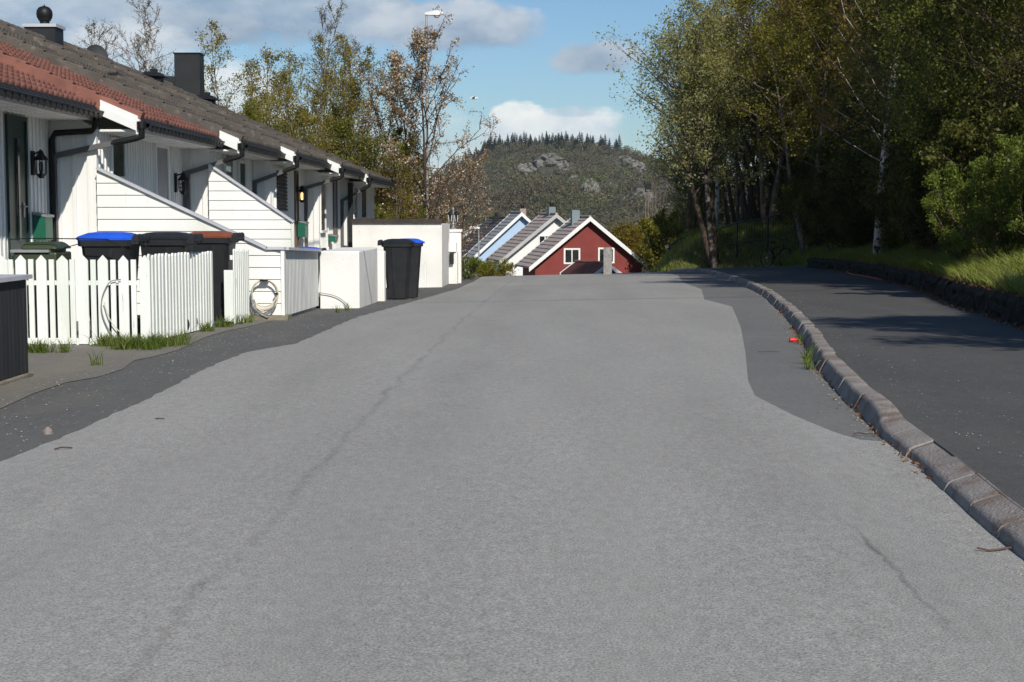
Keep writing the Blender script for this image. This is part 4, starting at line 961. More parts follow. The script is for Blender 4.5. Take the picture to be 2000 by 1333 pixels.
# street lamps
def street_lamp(px, py, Y, label, zb, arm=1, sc=1):
    p = at_Y(px, py, Y); t = thing('street_lamp', (p.x, Y, zb), label, 'street lamp')
    b = MB(); b.tube([(p.x, Y, zb), (p.x, Y, zb+(p.z-zb)*.4), (p.x, Y, p.z+.1*sc)], [.075*sc, .055*sc, .04*sc], 10); b.build('pole', M['polegrey'], t, smooth=True)
    b = MB(); x = p.x; z = p.z+.1*sc
    b.tube([(x, Y, z-.02), (x+.15*arm*sc, Y, z+.02)], .03*sc, 8); 
    def rg(u, w, h0, h1): return [(x+arm*u*sc, Y-w*sc, z+h0*sc), (x+arm*u*sc, Y+w*sc, z+h0*sc), (x+arm*u*sc, Y+w*.6*sc, z+h1*sc), (x+arm*u*sc, Y-w*.6*sc, z+h1*sc)]
    rs = [rg(-.06, .05, -.03, .05), rg(.15, .1, -.05, .09), rg(.38, .13, -.06, .12), rg(.55, .11, -.03, .1), rg(.62, .05, .0, .06)]
    vs = [q for r_ in rs for q in r_]; b.add(vs, [(i*4+k, i*4+(k+1)%4, (i+1)*4+(k+1)%4, (i+1)*4+k) for i in range(4) for k in range(4)]+[(0, 1, 2, 3), (16, 17, 18, 19)]); b.build('lamp_head', M['lampwhite'], t)
    b = MB(); b.lathe([(.02, -.09), (.09, -.07), (.12, 0)], (x+arm*.38*sc, Y, z-.055*sc), 10); b.build('lamp_bowl', M['cap'], t)
street_lamp(833, 33, 56, 'tall street lamp with pale head rising above the blossoming tree', -1.6, 1, 1.0)
street_lamp(935, 449, 80, 'small street lamp with grey post in front of the far roofs', -3.6, -1, .85)
# utility poles and wires over the valley
def utility(px, py, Y, label, w=.13):
    p = at_Y(px, py, Y); t = thing('utility_pole', (p.x, Y, -12), label, 'utility pole', 'utility poles by the wood'); b = MB(); b.tube([(p.x, Y, -12), (p.x, Y, p.z)], [w*.75, w*.6], 8); b.build('pole', M['palebark'], t); return t, p
Yu = 170
t, p1 = utility(1261, 356, Yu, 'left post of the pair carrying the transformer and wires', .14)
b = MB(); b.box(p1.x-.05, p1.x+.6, Yu-.4, Yu+.1, p1.z-.85, p1.z-.2)
for i in range(3): b.lathe([(.06, 0), (.1, .1), (.06, .2), (.1, .3), (.04, .45)], (p1.x-.1+.3*i, Yu-.2, p1.z-.25), 6)
b.build('transformer', M['blackmetal'], t)
t2, p2 = utility(1266, 362, Yu+1, 'darker post right beside the transformer pole', .12)
utility(1275, 357, 210, 'thin pale post right of the transformer, nearer it', .1); utility(1281, 357, 210, 'thin pale post right of the transformer, farther from it', .1)
for i, (a, c_) in enumerate((((1257, 372), (1118, 440)), ((1258, 364), (1132, 424)), ((1260, 357), (1120, 414)))):
    A, B = at_Y(*a, Yu), at_Y(*c_, 112+6*i); pts_ = [A.lerp(B, k/16)-Vector((0, 0, .5*math.sin(math.pi*k/16))) for k in range(17)]
    arc_obj('power_line', pts_, .03, M['blackmetal'], ['lowest power line sagging left from the transformer pole', 'middle power line running left from the transformer pole', 'upper power line running left from the transformer pole'][i], 'power line')
# cables across the road, above the picture, that cast thin shadows
for y0, hz in ((16.8, 7.2), (25.5, 8)):
    b = MB(); b.tube([Vector((-14, y0-1.2, hz+.5)).lerp(Vector((12, y0+1.5, hz+.3)), k/12)-Vector((0, 0, .5*math.sin(math.pi*k/12))) for k in range(13)], .028, 6)
    tag(b.build('overhead_cable', M['blackmetal']), 'black cable strung high across the road, shadow crossing the asphalt', 'cable', 'cables across the road')

# ------------------------------------------------------------------ trees
def leaves(anchors, n, size, rng, spread=.14, asp=.55, droop=0, zflat=1):
    A = np.asarray(anchors, float); idx = rng.integers(0, len(A), n); C = A[idx]+rng.normal(0, spread, (n, 3))*np.array([1, 1, zflat])
    C[:, 2] -= droop*np.abs(rng.normal(0, 1, n))
    u = rng.normal(0, 1, (n, 3)); u /= np.linalg.norm(u, axis=1, keepdims=True); w = rng.normal(0, 1, (n, 3)); w -= (w*u).sum(1, keepdims=True)*u; w /= np.linalg.norm(w, axis=1, keepdims=True)
    s = size*rng.uniform(.6, 1.3, (n, 1))
    V = np.stack([C-u*s, C-w*s*asp, C+u*s, C+w*s*asp], 1).reshape(-1, 3); F = np.arange(4*n).reshape(n, 4); return V, F
def grow(seed, H, cr, cb=.3, stems=1, nb=36, lean=(0, 0), r0=.12, up=.6, subs=5, twigs=3, shape='ovoid', wob=.05, spreadstem=.3, twigr=.006, sublen=.42, twiglen=.4, brk=.42):
    rg = random.Random(seed); mb = MB(); mb.tw = []; anch = []
    def curve(p, d, L_, n, bend, wb):
        out = [p.copy()]; dd = d.normalized()
        for i in range(n):
            dd = (dd+Vector((rg.gauss(0, wb), rg.gauss(0, wb), bend+rg.gauss(0, wb*.6)))).normalized(); out.append(out[-1]+dd*L_/n)
        return out
    for st in range(stems):
        a = 2*math.pi*st/max(stems, 1)+rg.random(); o = Vector((math.cos(a), math.sin(a), 0))*(.12 if stems > 1 else 0)
        sp = spreadstem*rg.uniform(.5, 1.2) if stems > 1 else 0; h = H*rg.uniform(.85, 1) if stems > 1 else H
        d = Vector((lean[0]+sp*math.cos(a), lean[1]+sp*math.sin(a), 1)); n = 9
        tr = [o.copy()]; dd = d.normalized()
        for i in range(n):
            dd = (dd+Vector((rg.gauss(0, wob), rg.gauss(0, wob), .03))).normalized(); tr.append(tr[-1]+dd*h/n)
        rs = r0/(stems**.4); mb.tube(tr, [rs*(1-.93*(i/n)**.9)+.004 for i in range(n+1)], 7)
        for b in range(nb//stems):
            u = (b+rg.random())/(nb//stems); t = cb+(1-cb)*u*.98; k = t*n; i = min(int(k), n-1); p = tr[i].lerp(tr[i+1], k-i)
            if shape == 'ovoid': sh = (math.sin(math.pi*min(1, .12+.86*u)**.8))**.7
            elif shape == 'cone': sh = 1.05-u
            else: sh = .55+.45*math.sin(math.pi*u)
            L_ = cr*max(.15, sh)*rg.uniform(.65, 1.12); a = b*2.4+rg.uniform(-.5, .5); e = up+.4*u+rg.uniform(-.2, .2)
            d = Vector((math.cos(a)*math.cos(e), math.sin(a)*math.cos(e), math.sin(e)))
            br_ = curve(p, d, L_, 5, .06, .13); rb = max(.008, rs*brk*(1-.75*u)*L_/cr)
            mb.tube(br_, [rb*(1-.8*j/5)+.003 for j in range(6)], 4, False)
            for s in range(subs):
                f = .3+.7*(s+rg.random())/subs; kk = f*5; j = min(int(kk), 4); q = br_[j].lerp(br_[j+1], kk-j)
                dv = (br_[j+1]-br_[j]).normalized()+Vector((rg.gauss(0, .65), rg.gauss(0, .65), rg.gauss(.1, .45)))
                sb = curve(q, dv, L_*sublen*rg.uniform(.6, 1.1), 3, .04, .16); f0 = len(mb.f); mb.tube(sb, [twigr*1.5, twigr*1.2, twigr, twigr*.5], 3, False)
                anch += [tuple(sb[1]), tuple(sb[2]), tuple(sb[3])]
                for w in range(twigs):
                    q2 = sb[rg.randint(1, 3)]; dv = (sb[-1]-sb[0]).normalized()+Vector((rg.gauss(0, .8), rg.gauss(0, .8), rg.gauss(.1, .6)))
                    tw = curve(q2, dv, L_*sublen*twiglen*rg.uniform(.6, 1.2), 2, .0, .15); mb.tube(tw, [twigr*.8, twigr*.6, twigr*.35], 3, False)
                    anch += [tuple(tw[1]), tuple(tw[2]), tuple(tw[1].lerp(tw[2], .5))]
                mb.tw.append((f0, len(mb.f)))
    return mb, anch
PROTO = {}
def tree_proto(key, name, bark, leafm, n, size, seed, spread=.14, asp=.55, droop=0, **kw):
    mb, an = grow(seed, **kw); rng = np.random.default_rng(seed)
    r_ = bpy.data.objects.new(name, None); r_.empty_display_size = .3
    tm = mb.mesh('trunk', (0, 0, 0), True); tm.materials.append(bark); tm.materials.append(M['twig'])
    mi = np.zeros(len(tm.polygons), np.int32)
    for a, b_ in mb.tw: mi[a:b_] = 1
    tm.polygons.foreach_set('material_index', mi)
    V, F = leaves(an, n, size, rng, spread, asp, droop); cm = np_mesh('crown', V, F); cm.materials.append(leafm)
    PROTO[key] = (name, tm, cm)
def plant(key, x, y, label, cat='tree', group=None, rz=0, sc=1, z=None, dz=-.1):
    name, tm, cm = PROTO[key]
    if z is None: z = gz(x, y)+dz
    r_ = thing(name, (x, y, z), label, cat, group); r_.rotation_euler = (0, 0, rz); r_.scale = (sc, sc, sc) if isinstance(sc, (int, float)) else sc
    for nm, me in (('trunk', tm), ('crown', cm)):
        o = bpy.data.objects.new(nm, me); COL.objects.link(o); o.parent = r_
    return r_
tree_proto('silver', 'sallow_tree', M['bark'], M['leafsilver'], 15000, .05, 11, H=9.5, cr=2.9, cb=.30, stems=2, nb=56, lean=(-.12, 0), r0=.17, up=.45, spreadstem=.16, droop=.1)
tree_proto('birch', 'birch_tree', M['birchbark'], M['leafbronze'], 13000, .045, 12, H=13, cr=2.7, cb=.28, nb=60, r0=.13, up=.5, droop=.16)
tree_proto('wbirch', 'birch_tree', M['birchbark'], M['leafbronze'], 7000, .045, 35, H=13, cr=2.6, cb=.18, nb=60, r0=.15, up=.5, droop=.16, lean=(-.01, 0), wob=.03, spread=.1, brk=.16)
tree_proto('birchb', 'birch_tree', M['birchbark'], M['leafolive'], 24000, .05, 13, H=12, cr=2.5, cb=.25, nb=56, r0=.12, up=.55, droop=.16)
tree_proto('yellow', 'alder_tree', M['palebark'], M['leafyellow'], 16000, .048, 14, H=9, cr=2.9, cb=.38, stems=3, nb=60, r0=.17, up=.4, spreadstem=.22)
tree_proto('bronze', 'aspen_tree', M['bark'], M['leafbronze'], 16000, .05, 15, H=12, cr=3.1, cb=.3, stems=2, nb=64, r0=.18, up=.4, spreadstem=.15)
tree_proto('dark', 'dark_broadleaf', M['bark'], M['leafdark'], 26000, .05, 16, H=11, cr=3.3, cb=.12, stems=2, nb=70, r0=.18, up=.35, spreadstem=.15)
tree_proto('green', 'broadleaf_tree', M['bark'], M['leafmidgreen'], 34000, .052, 17, H=10, cr=3.0, cb=.25, stems=2, nb=60, r0=.16, up=.4, spreadstem=.2)
tree_proto('olive', 'young_tree', M['palebark'], M['leafolive'], 12500, .042, 18, spread=.1, H=10.5, cr=2.2, cb=.12, stems=3, nb=60, r0=.10, up=.8, spreadstem=.2)
tree_proto('olive2', 'young_tree', M['palebark'], M['leafgreenish'], 15000, .042, 19, spread=.1, H=8.5, cr=2.3, cb=.08, stems=3, nb=60, r0=.10, up=.75, spreadstem=.22)
tree_proto('bare', 'bare_birch', M['birchbark'], M['leafbirchbare'], 5200, .028, 20, spread=.05, H=12, cr=2.5, cb=.3, stems=2, nb=54, r0=.10, up=.75, spreadstem=.12, twigr=.010, twigs=4)
tree_proto('cherry', 'cherry_tree', M['bark'], M['blossom'], 17000, .034, 21, H=9.2, cr=3.0, cb=.16, stems=2, nb=52, r0=.12, up=.72, spreadstem=.18, spread=.06, twigr=.011, lean=(.02, 0), asp=.7)
tree_proto('brightbush', 'leafy_shrub', M['twig'], M['leafbright'], 26000, .028, 22, H=2.3, cr=.95, cb=.05, stems=9, nb=72, r0=.03, up=.7, spreadstem=.65, spread=.05, twigr=.004, subs=4)
tree_proto('darkbush', 'dark_shrub', M['twig'], M['leafdark'], 24000, .04, 23, H=2.4, cr=1.1, cb=.02, stems=9, nb=72, r0=.03, up=.6, spreadstem=.7, spread=.08, twigr=.004, subs=4)
tree_proto('olivebush', 'olive_shrub', M['twig'], M['leafyellow'], 13000, .035, 24, H=2.2, cr=.8, cb=.05, stems=8, nb=48, r0=.025, up=.8, spreadstem=.5, spread=.06, twigr=.005, subs=4)
tree_proto('goldbush', 'golden_shrub', M['twig'], M['conifergold'], 16000, .06, 25, H=4.2, cr=1.6, cb=.03, stems=5, nb=80, r0=.06, up=.5, spreadstem=.3, spread=.12, shape='ovoid')
tree_proto('pale', 'young_tree', M['palebark'], M['leafpale'], 15000, .035, 26, spread=.08, H=8, cr=1.9, cb=.2, stems=3, nb=50, r0=.09, up=.8, spreadstem=.18)
def X_at(px, Y): return xp(px, Y)
# left of the road, behind the row
gl_ = -2.2
def left(key, px, Y, sc, label, rz=0, group=None, zb=-2.3, cat='tree'): return plant(key, X_at(px, Y), Y, label, cat, group, rz, sc, zb)
left('bare', 262, 62, 1.02, 'sparse pale-stemmed birch behind the first chimney', .4, zb=-1.6)
left('bare', 325, 66, .92, 'thin birch with bronze buds right of the sparse birch', 2.4, zb=-1.6)
left('pale', 440, 58, .90, 'small pale green tree just right of the square chimney', 1)
left('pale', 300, 60, .72, 'low pale tree between the birch and the square chimney', 3)
left('olive', 520, 56, 1.03, 'olive-leaved tree rising over the middle of the grey roofs', .3)
left('olive2', 585, 53, .98, 'green-leaved bushy tree behind the fourth house roof', 1.9)
left('bare', 655, 60, 1.02, 'bare topped tree between the olive tree and the blossoming cherry', 4)
left('olive', 640, 52, .9, 'bronze bushy tree low behind the farthest roofs', 2.6)
left('olive2', 690, 50, .80, 'green low tree beside the farthest roof end', 4.4)
left('olive', 470, 60, .85, 'olive tree left of the tallest olive tree', 3.3)
left('cherry', 808, 50, 1.03, 'cherry tree in white blossom with bronze leaves beyond the last house', 2.0)
left('cherry', 880, 52, .62, 'smaller blossoming tree low beside the tall cherry', .6)
left('olive', 745, 49, .58, 'bushy bronze shrub-tree behind the long white wall', 5)
left('olive2', 790, 47.5, .50, 'yellowish bush close behind the long white wall', 2)
left('olivebush', 835, 46, .8, 'small bush beside the lantern pillar', 1, cat='shrub')
left('olive2', 500, 54, .95, 'green tree low behind the middle of the grey roofs', 5.2)
left('olive', 570, 58, 1.0, 'bronze-leaved tree between the tallest olive tree and the bare topped one', 2.2)
left('olive', 600, 50, .74, 'low bronze bushy tree behind the fifth roof', .2)
left('olive2', 735, 52, .88, 'green bushy tree left behind the cherry trunk', 3.2)
left('olive', 700, 54, .95, 'bronze tree close left of the tall cherry', 1.2)
left('olive', 775, 49, .62, 'bronze bush at the foot of the tall cherry', 4.0)
# by the crest
plant('olivebush', X_at(958, 62), 62, 'straggly yellow-green bush in front of the blue house', 'shrub', None, .3, 1.0, -2.6)
plant('olivebush', X_at(1000, 64), 64, 'low golden bush right of the straggly crest bush', 'shrub', None, 2.3, .75, -3.0)
plant('brightbush', X_at(915, 47), 47, 'small bright green bush below the gate pillar', 'shrub', None, 2.3, .36, float(roadz(-2, 47))-.1)
plant('goldbush', X_at(1236, 100), 100, 'rounded golden conifer right of the red house', 'shrub', None, .3, 1.0, -3.6)
for i, (px, Y, s_, zz, lb) in enumerate(((1303, 96, 1.7, -4.2, 'tall yellow-green bush right of the golden conifer'), (1322, 92, 1.95, -4.0, 'larger olive bush left of the fence end'), (1345, 80, 1.5, -2.4, 'olive bush behind the fence, left of the leaning birch'), (1285, 106, 1.2, -4.2, 'small olive bush by the red house eave'))):
    plant('olivebush', X_at(px, Y), Y, lb, 'shrub', None, i*1.3, (s_*1.2, s_*1.2, s_*1.3), zz)
plant('green', X_at(1375, 74), 74, 'mid green tree low behind the leaning birch', 'tree', None, 1, .62, -1.8)
# the wood on the right
wood = 'trees of the wood beside the path'
plant('silver', X_at(1395, 58.2), 58.2, 'silver-leaved tree at the wood edge leaning over the crest', group=wood, rz=.2, sc=1.08)
plant('silver', X_at(1345, 64), 64, 'second silver-green tree, farther left and behind the leaning one', group=wood, rz=3.4, sc=.95)
plant('birch', X_at(1395, 70), 70, 'tall bronze birch topping the left end of the wood', group=wood, rz=1.2, sc=1.0)
plant('birch', X_at(1340, 76), 76, 'leftmost tall bronze birch standing behind the silver trees', group=wood, rz=2.9, sc=1.0)
plant('yellow', X_at(1500, 60.5), 60.5, 'yellow-green many-stemmed tree above the bicycle', group=wood, rz=.5, sc=1.05)
plant('yellow', X_at(1578, 53.5), 53.5, 'yellow-green tree right of the one above the bicycle', group=wood, rz=2.2, sc=.95)
plant('yellow', X_at(1445, 67), 67, 'yellow-green tree just right of the silver tree stems', group=wood, rz=4.2, sc=.95)
plant('wbirch', X_at(1716, 36.5), 36.5, 'white-trunked birch standing in the dark of the wood', group=wood, rz=.9, sc=.95)
plant('birchb', X_at(1560, 66), 66, 'birch with olive top behind the yellow-green trees', group=wood, rz=.9, sc=1.1)
rw = random.Random(8)
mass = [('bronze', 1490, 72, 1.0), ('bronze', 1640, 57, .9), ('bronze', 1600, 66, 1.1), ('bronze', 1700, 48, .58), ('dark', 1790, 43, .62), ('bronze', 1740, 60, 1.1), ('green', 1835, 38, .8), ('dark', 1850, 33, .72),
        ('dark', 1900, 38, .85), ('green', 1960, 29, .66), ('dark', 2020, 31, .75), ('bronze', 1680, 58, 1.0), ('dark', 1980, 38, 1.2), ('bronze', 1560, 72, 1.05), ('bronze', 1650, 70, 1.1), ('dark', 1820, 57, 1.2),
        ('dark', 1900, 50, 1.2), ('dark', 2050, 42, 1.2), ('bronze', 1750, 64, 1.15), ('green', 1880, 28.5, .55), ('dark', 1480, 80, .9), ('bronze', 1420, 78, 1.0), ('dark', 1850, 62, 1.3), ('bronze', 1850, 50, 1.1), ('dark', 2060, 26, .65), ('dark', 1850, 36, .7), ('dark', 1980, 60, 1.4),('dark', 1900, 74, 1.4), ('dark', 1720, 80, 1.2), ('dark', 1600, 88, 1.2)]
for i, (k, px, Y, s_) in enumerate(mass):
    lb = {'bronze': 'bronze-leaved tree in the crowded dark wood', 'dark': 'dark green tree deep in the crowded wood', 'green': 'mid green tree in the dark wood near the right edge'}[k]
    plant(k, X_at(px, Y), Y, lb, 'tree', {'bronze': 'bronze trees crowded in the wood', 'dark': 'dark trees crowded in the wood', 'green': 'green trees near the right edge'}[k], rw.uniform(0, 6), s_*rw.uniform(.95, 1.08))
# thin stems along the edge
tree_proto('stem', 'slender_tree', M['bark'], M['leafyellow'], 2000, .05, 30, H=7.5, cr=1.5, cb=.5, nb=22, r0=.11, up=.6, lean=(-.16, 0), wob=.07)
for i, (px, Y) in enumerate(((1425, 62), (1437, 64), (1462, 62), (1478, 64), (1492, 62), (1512, 65), (1530, 61), (1548, 64), (1570, 61), (1590, 62), (1540, 68), (1470, 70), (1610, 59), (1640, 59))):
    plant('stem', X_at(px, Y), Y, 'slender leaning dark-stemmed tree in the thicket behind the bicycle', 'tree', 'slender stems behind the bicycle', rw.uniform(-.6, .9), rw.uniform(.85, 1.1))
M['mottled'] = mat('dark mottled birch bark', (.22, .19, .16), (.10, .08, .07), 6, 1, .3, 30, c3=(.03, .025, .02), scale3=3, lo3=.48, hi3=.55)
tree_proto('leanb', 'birch_tree', M['mottled'], M['leafsilver'], 9000, .05, 31, H=8, cr=1.9, cb=.42, nb=30, r0=.15, up=.5, lean=(-.17, 0), wob=.07)
plant('leanb', X_at(1397, 58), 58, 'leaning birch with mottled white bark at the fence', group=wood, rz=0, sc=1)
# undergrowth
for i, (k, px, Y, s_, lb) in enumerate((('brightbush', 1950, 23.0, .76, 'sunlit bright green shrub above the low wall, left one'), ('brightbush', 2035, 22.0, .80, 'sunlit bright green shrub at the right edge'), ('brightbush', 1895, 25, .66, 'smaller sunlit shrub behind the bright green ones'),)):
    x = X_at(px, Y); plant(k, x, Y, lb, 'shrub', 'bright shrubs above the wall', i*1.1, s_)
for i, (px, Y, s_) in enumerate(((1640, 44, .9), (1690, 42, .7), (1770, 36, .7), (1815, 32, .75), (1850, 29.5, .85), (1620, 50, 1.0), (1680, 47, 1.1), (1780, 40, 1.3), (1840, 36, 1.3), (1900, 31, 1.2), (1960, 28, 1.1), (1590, 56, .9), (1730, 46, 1.4), (1720, 54, 1.6), (1650, 60, 1.6), (1560, 66, 1.2), (1830, 44, 1.8), (1930, 40, 1.8), (2010, 34, 1.6), (1480, 74, 1.1), (1530, 76, 1.4), (1600, 72, 1.6), (1990, 25.5, 1.0))):
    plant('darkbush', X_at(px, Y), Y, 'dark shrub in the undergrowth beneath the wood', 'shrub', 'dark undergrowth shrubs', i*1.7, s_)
tree_proto('shade', 'shade_tree', M['bark'], M['leafmidgreen'], 30000, .075, 33, H=9.5, cr=2.7, cb=.3, nb=56, r0=.16, up=.35)
# trees beside the camera, out of view, whose shade falls on path and bank
for (x, y, k, s_) in ((9.0, 5.7, 'shade', .84), (13.5, 5.5, 'dark', .9), (18.5, 12.5, 'dark', .75)):
    plant(k, x, y, 'leafy tree beside the path that throws its shade over it', 'tree', 'shade trees beside the path', x, s_)

# ------------------------------------------------------------------ low wall along the path
rs = np.random.default_rng(6); ysw = np.arange(4.0, 47.5, .07); prw = [(.02, -.1), (.07, .02), (.085, .12), (.09, .2), (.10, .27), (.11, .34), (.14, .395), (.19, .42), (.27, .425), (.36, .40), (.38, .2)]
n_w = len(prw); amp = rs.normal(0, 1, (len(ysw), n_w)); am2 = rs.normal(0, 1, (len(ysw)//6+2, n_w)); b = MB(); V = []
for i, y in enumerate(ysw):
    x = float(xf(y)); z = float(roadz(x, y))
    for k, (o_, h_) in enumerate(prw): g_ = am2[i//6, k]*.022+amp[i, k]*.012; V.append((x+o_+g_, y, z+h_+(g_*.8 if k > 4 else 0)))
b.add(V, [(i*n_w+k, (i+1)*n_w+k, (i+1)*n_w+k+1, i*n_w+k+1) for i in range(len(ysw)-1) for k in range(n_w-1)])
o = b.build('retaining_wall', M['stone']); tag(o, 'low dark mossy stone wall holding back the bank along the path', 'wall')

# railing fence on the bank
pts_ = [at_Y(1306, 482, 63), at_Y(1330, 466, 62.5), at_Y(1352, 460, 62), at_Y(1384, 459, 61.5), at_Y(1400, 449, 60), at_Y(1440, 436, 58), at_Y(1500, 425, 56), at_Y(1560, 408, 54), at_Y(1600, 399, 53)]
ft = thing('railing', pts_[0]-Vector((0, 0, 1)), 'dark steel railing climbing the grassy bank into the wood', 'railing')
b = MB(); b.tube(spl(pts_, 60), .03, 8); b.build('top_rail', M['blackmetal'], ft)
b = MB(); b.tube([p-Vector((0, 0, .8)) for p in spl(pts_, 60)], .02, 6); b.build('bottom_rail', M['blackmetal'], ft)
for p in [pts_[0], pts_[2], pts_[3], pts_[4], pts_[5], pts_[6], pts_[7], pts_[8]]:
    b = MB(); b.tube([p, p-Vector((0, 0, 1.3))], .035, 6); b.build('post', M['blackmetal'], ft)
b = MB(); sp_ = spl(pts_, 90)
for p in sp_: b.tube([p, p-Vector((0, 0, .8))], .007, 4)
b.build('mesh_infill', M['blackmetal'], ft)
b = MB(); p = at_Y(1303, 482, 63); b.box(p.x-.06, p.x+.06, 62.9, 62.95, p.z-.06, p.z+.06); tag(b.build('marker_plate', M['sidewhite']), 'tiny white square plate at the left end of the railing', 'sign')

# ------------------------------------------------------------------ bicycle
def bicycle():
    W0 = at_Y(1513, 519, 55.6); z0 = gz(W0.x, 55.6); z0 = max(z0, float(roadz(W0.x, 55.6))+.10)
    t = thing('bicycle', (W0.x, 55.6, z0), 'dark bicycle with slim tyres parked at the end of the path', 'bicycle')
    t.rotation_euler = (R(6), 0, R(42))
    def bld(b, n_, m, par=t, **k): me = b.mesh(n_, (0, 0, 0), True); return link_mesh(n_, me, m, par)
    rw_, fw = Vector((-.52, 0, .345)), Vector((.54, 0, .345))
    for c_ in (rw_, fw):
        b = MB(); b.torus(c_, .33, .019, (0, 1, 0), 32, 6); w = bld(b, 'wheel', M['black'])
        b = MB(); b.torus(c_, .308, .010, (0, 1, 0), 32, 4)
        for i in range(14): a = 2*math.pi*i/14; b.tube([c_+Vector((0, .02*(-1)**i, 0)), c_+Vector((.3*math.cos(a), 0, .3*math.sin(a)))], .0022, 3)
        b.tube([c_-Vector((0, .05, 0)), c_+Vector((0, .05, 0))], .02, 8); bld(b, 'rim', M['greymetal'], w)
        b = MB(); b.add([c_+Vector((.36*math.cos(a), s_, .36*math.sin(a))) for a in [R(20+i*14) for i in range(10)] for s_ in (-.03, .03)], [(2*i, 2*i+1, 2*i+3, 2*i+2) for i in range(9)]); bld(b, 'mudguard', M['blackmetal'])
    bb = Vector((-.08, 0, .29)); st = Vector((-.2, 0, .72)); hd = Vector((.38, 0, .82)); hl = Vector((.42, 0, .68))
    b = MB()
    for a, c_, r_ in ((bb, st, .017), (bb, hl, .019), (st-Vector((0, 0, .05)), hd, .015), (hd, hl, .02)): b.tube([a, c_], r_, 8)
    for s_ in (-1, 1):
        b.tube([bb+Vector((0, .03*s_, 0)), rw_+Vector((0, .05*s_, 0))], .010, 6); b.tube([st+Vector((0, .02*s_, -.03)), rw_+Vector((0, .05*s_, 0))], .009, 6)
    bld(b, 'frame', M['blackmetal'])
    b = MB()
    for s_ in (-1, 1): b.tube([hl, hl+Vector((.02, .05*s_, -.04)), fw+Vector((0, .05*s_, 0))], .013, 6)
    bld(b, 'fork', M['greymetal'])
    b = MB(); b.tube([st, st+Vector((-.03, 0, .17))], .013, 6); bld(b, 'seat_post', M['greymetal'])
    b = MB(); q = st+Vector((-.04, 0, .2)); b.hexa([q+Vector((-.13, -.08, -.02)), q+Vector((.16, -.02, -.01)), q+Vector((.16, .02, -.01)), q+Vector((-.13, .08, -.02))], [q+Vector((-.12, -.06, .03)), q+Vector((.15, -.015, .015)), q+Vector((.15, .015, .015)), q+Vector((-.12, .06, .03))]); bld(b, 'saddle', M['darkgrey'])
    b = MB(); s0 = hd+Vector((-.02, 0, .18)); b.tube([hd, s0], .015, 6); b.tube([s0+Vector((-.12, -.3, .03)), s0+Vector((0, -.12, .03)), s0+Vector((.03, 0, 0)), s0+Vector((0, .12, .03)), s0+Vector((-.12, .3, .03))], .013, 6); bld(b, 'handlebar', M['blackmetal'])
    b = MB(); b.torus(bb, .09, .008, (0, 1, 0), 18, 4)
    for s_ in (-1, 1): b.tube([bb+Vector((0, .05*s_, 0)), bb+Vector((.1*s_, .07*s_, -.13*s_))], .01, 5); e = bb+Vector((.1*s_, .07*s_, -.13*s_)); b.obox(e+Vector((0, .05*s_, 0)), (.045, 0, 0), (0, .04, 0), (0, 0, .01))
    bld(b, 'crankset', M['blackmetal'])
bicycle()

# ------------------------------------------------------------------ litter and loose things
p = at_G(1550, 669); b = MB(); b.tube([p+Vector((-.04, 0, .025)), p+Vector((.045, .01, .025))], .024, 12); tag(b.build('drink_can', M['red'], smooth=True), 'small crushed red can by the kerb', 'can')
A = [at_G(x, y, .10) for x, y in ((1722, 549), (1690, 547), (1660, 545), (1656, 540), (1672, 533), (1700, 529), (1745, 529))]
arc_obj('orange_cord', spl([a+Vector((0, 0, .03+.10*math.sin(math.pi*i/6))) for i, a in enumerate(A)], 40), .012, M['orange'], 'orange cord looping off the low wall onto the path', 'cord')
rt = random.Random(12)
for (px, py, l_, m, lb) in ((1950, 1080, .16, 'twig', 'crooked brown twig by the kerb at the right edge'), (1500, 690, .22, 'twig', 'dry grass stalk on the verge asphalt'), (125, 880, .09, 'twig', 'bent rusty twig on the road at the far left'), (312, 822, .06, 'black', 'short black strip lying on the light asphalt'), (1690, 853, .14, 'twig', 'brown twig at the dropped end of the kerb')):
    p = at_G(px, py); a = rt.uniform(-.4, .4); pts_ = [p+Vector(((k-2)/4*l_*math.cos(a), (k-2)/4*l_*math.sin(a)+rt.uniform(-.02, .02), .012+rt.uniform(0, .008))) for k in range(5)]
    arc_obj('twig', pts_, .004, M[m], lb, 'twig')
p = at_G(94, 848); b = MB(); b.lathe([(.01, -.01), (.03, .0), (.028, .02), (.012, .04), (.004, .045)], p, 7); tag(b.build('stone', M['kerb']), 'single grey stone on the dark shoulder at the far left', 'stone')
# gravel
rng = np.random.default_rng(5); V = []; F = []
def stones(n_, fx, size):
    for _ in range(n_):
        x, y = fx(); z = float(roadz(x, y))+.006+(.10 if x > float(xk(y)) else 0); s_ = size*rng.uniform(.4, 1.4); b_ = len(V)
        for k in range(5): a = k*1.257+rng.uniform(0, .5); V.append((x+s_*math.cos(a), y+s_*math.sin(a), z))
        V.append((x+s_*.2*rng.normal(), y+s_*.2*rng.normal(), z+s_*.8))
        for k in range(5): F.append((b_+k, b_+(k+1) % 5, b_+5))
def left_sh():
    y = 7+rng.random()**1.3*24; return float(xl(y))-rng.random()**.8*1.1-.02, y
def kerbside():
    y = 5+rng.random()**1.3*25; return float(xk(y))-abs(rng.normal(0, .06))-.01, y
def pathside():
    y = 5+rng.random()*22; return float(xk(y))+.26+abs(rng.normal(0, .25)), y
def anyroad():
    y = 4.2+rng.random()*18; return rng.uniform(-3, 2.2), y
stones(900, left_sh, .006); stones(380, kerbside, .006); stones(200, pathside, .005); stones(90, anyroad, .004)
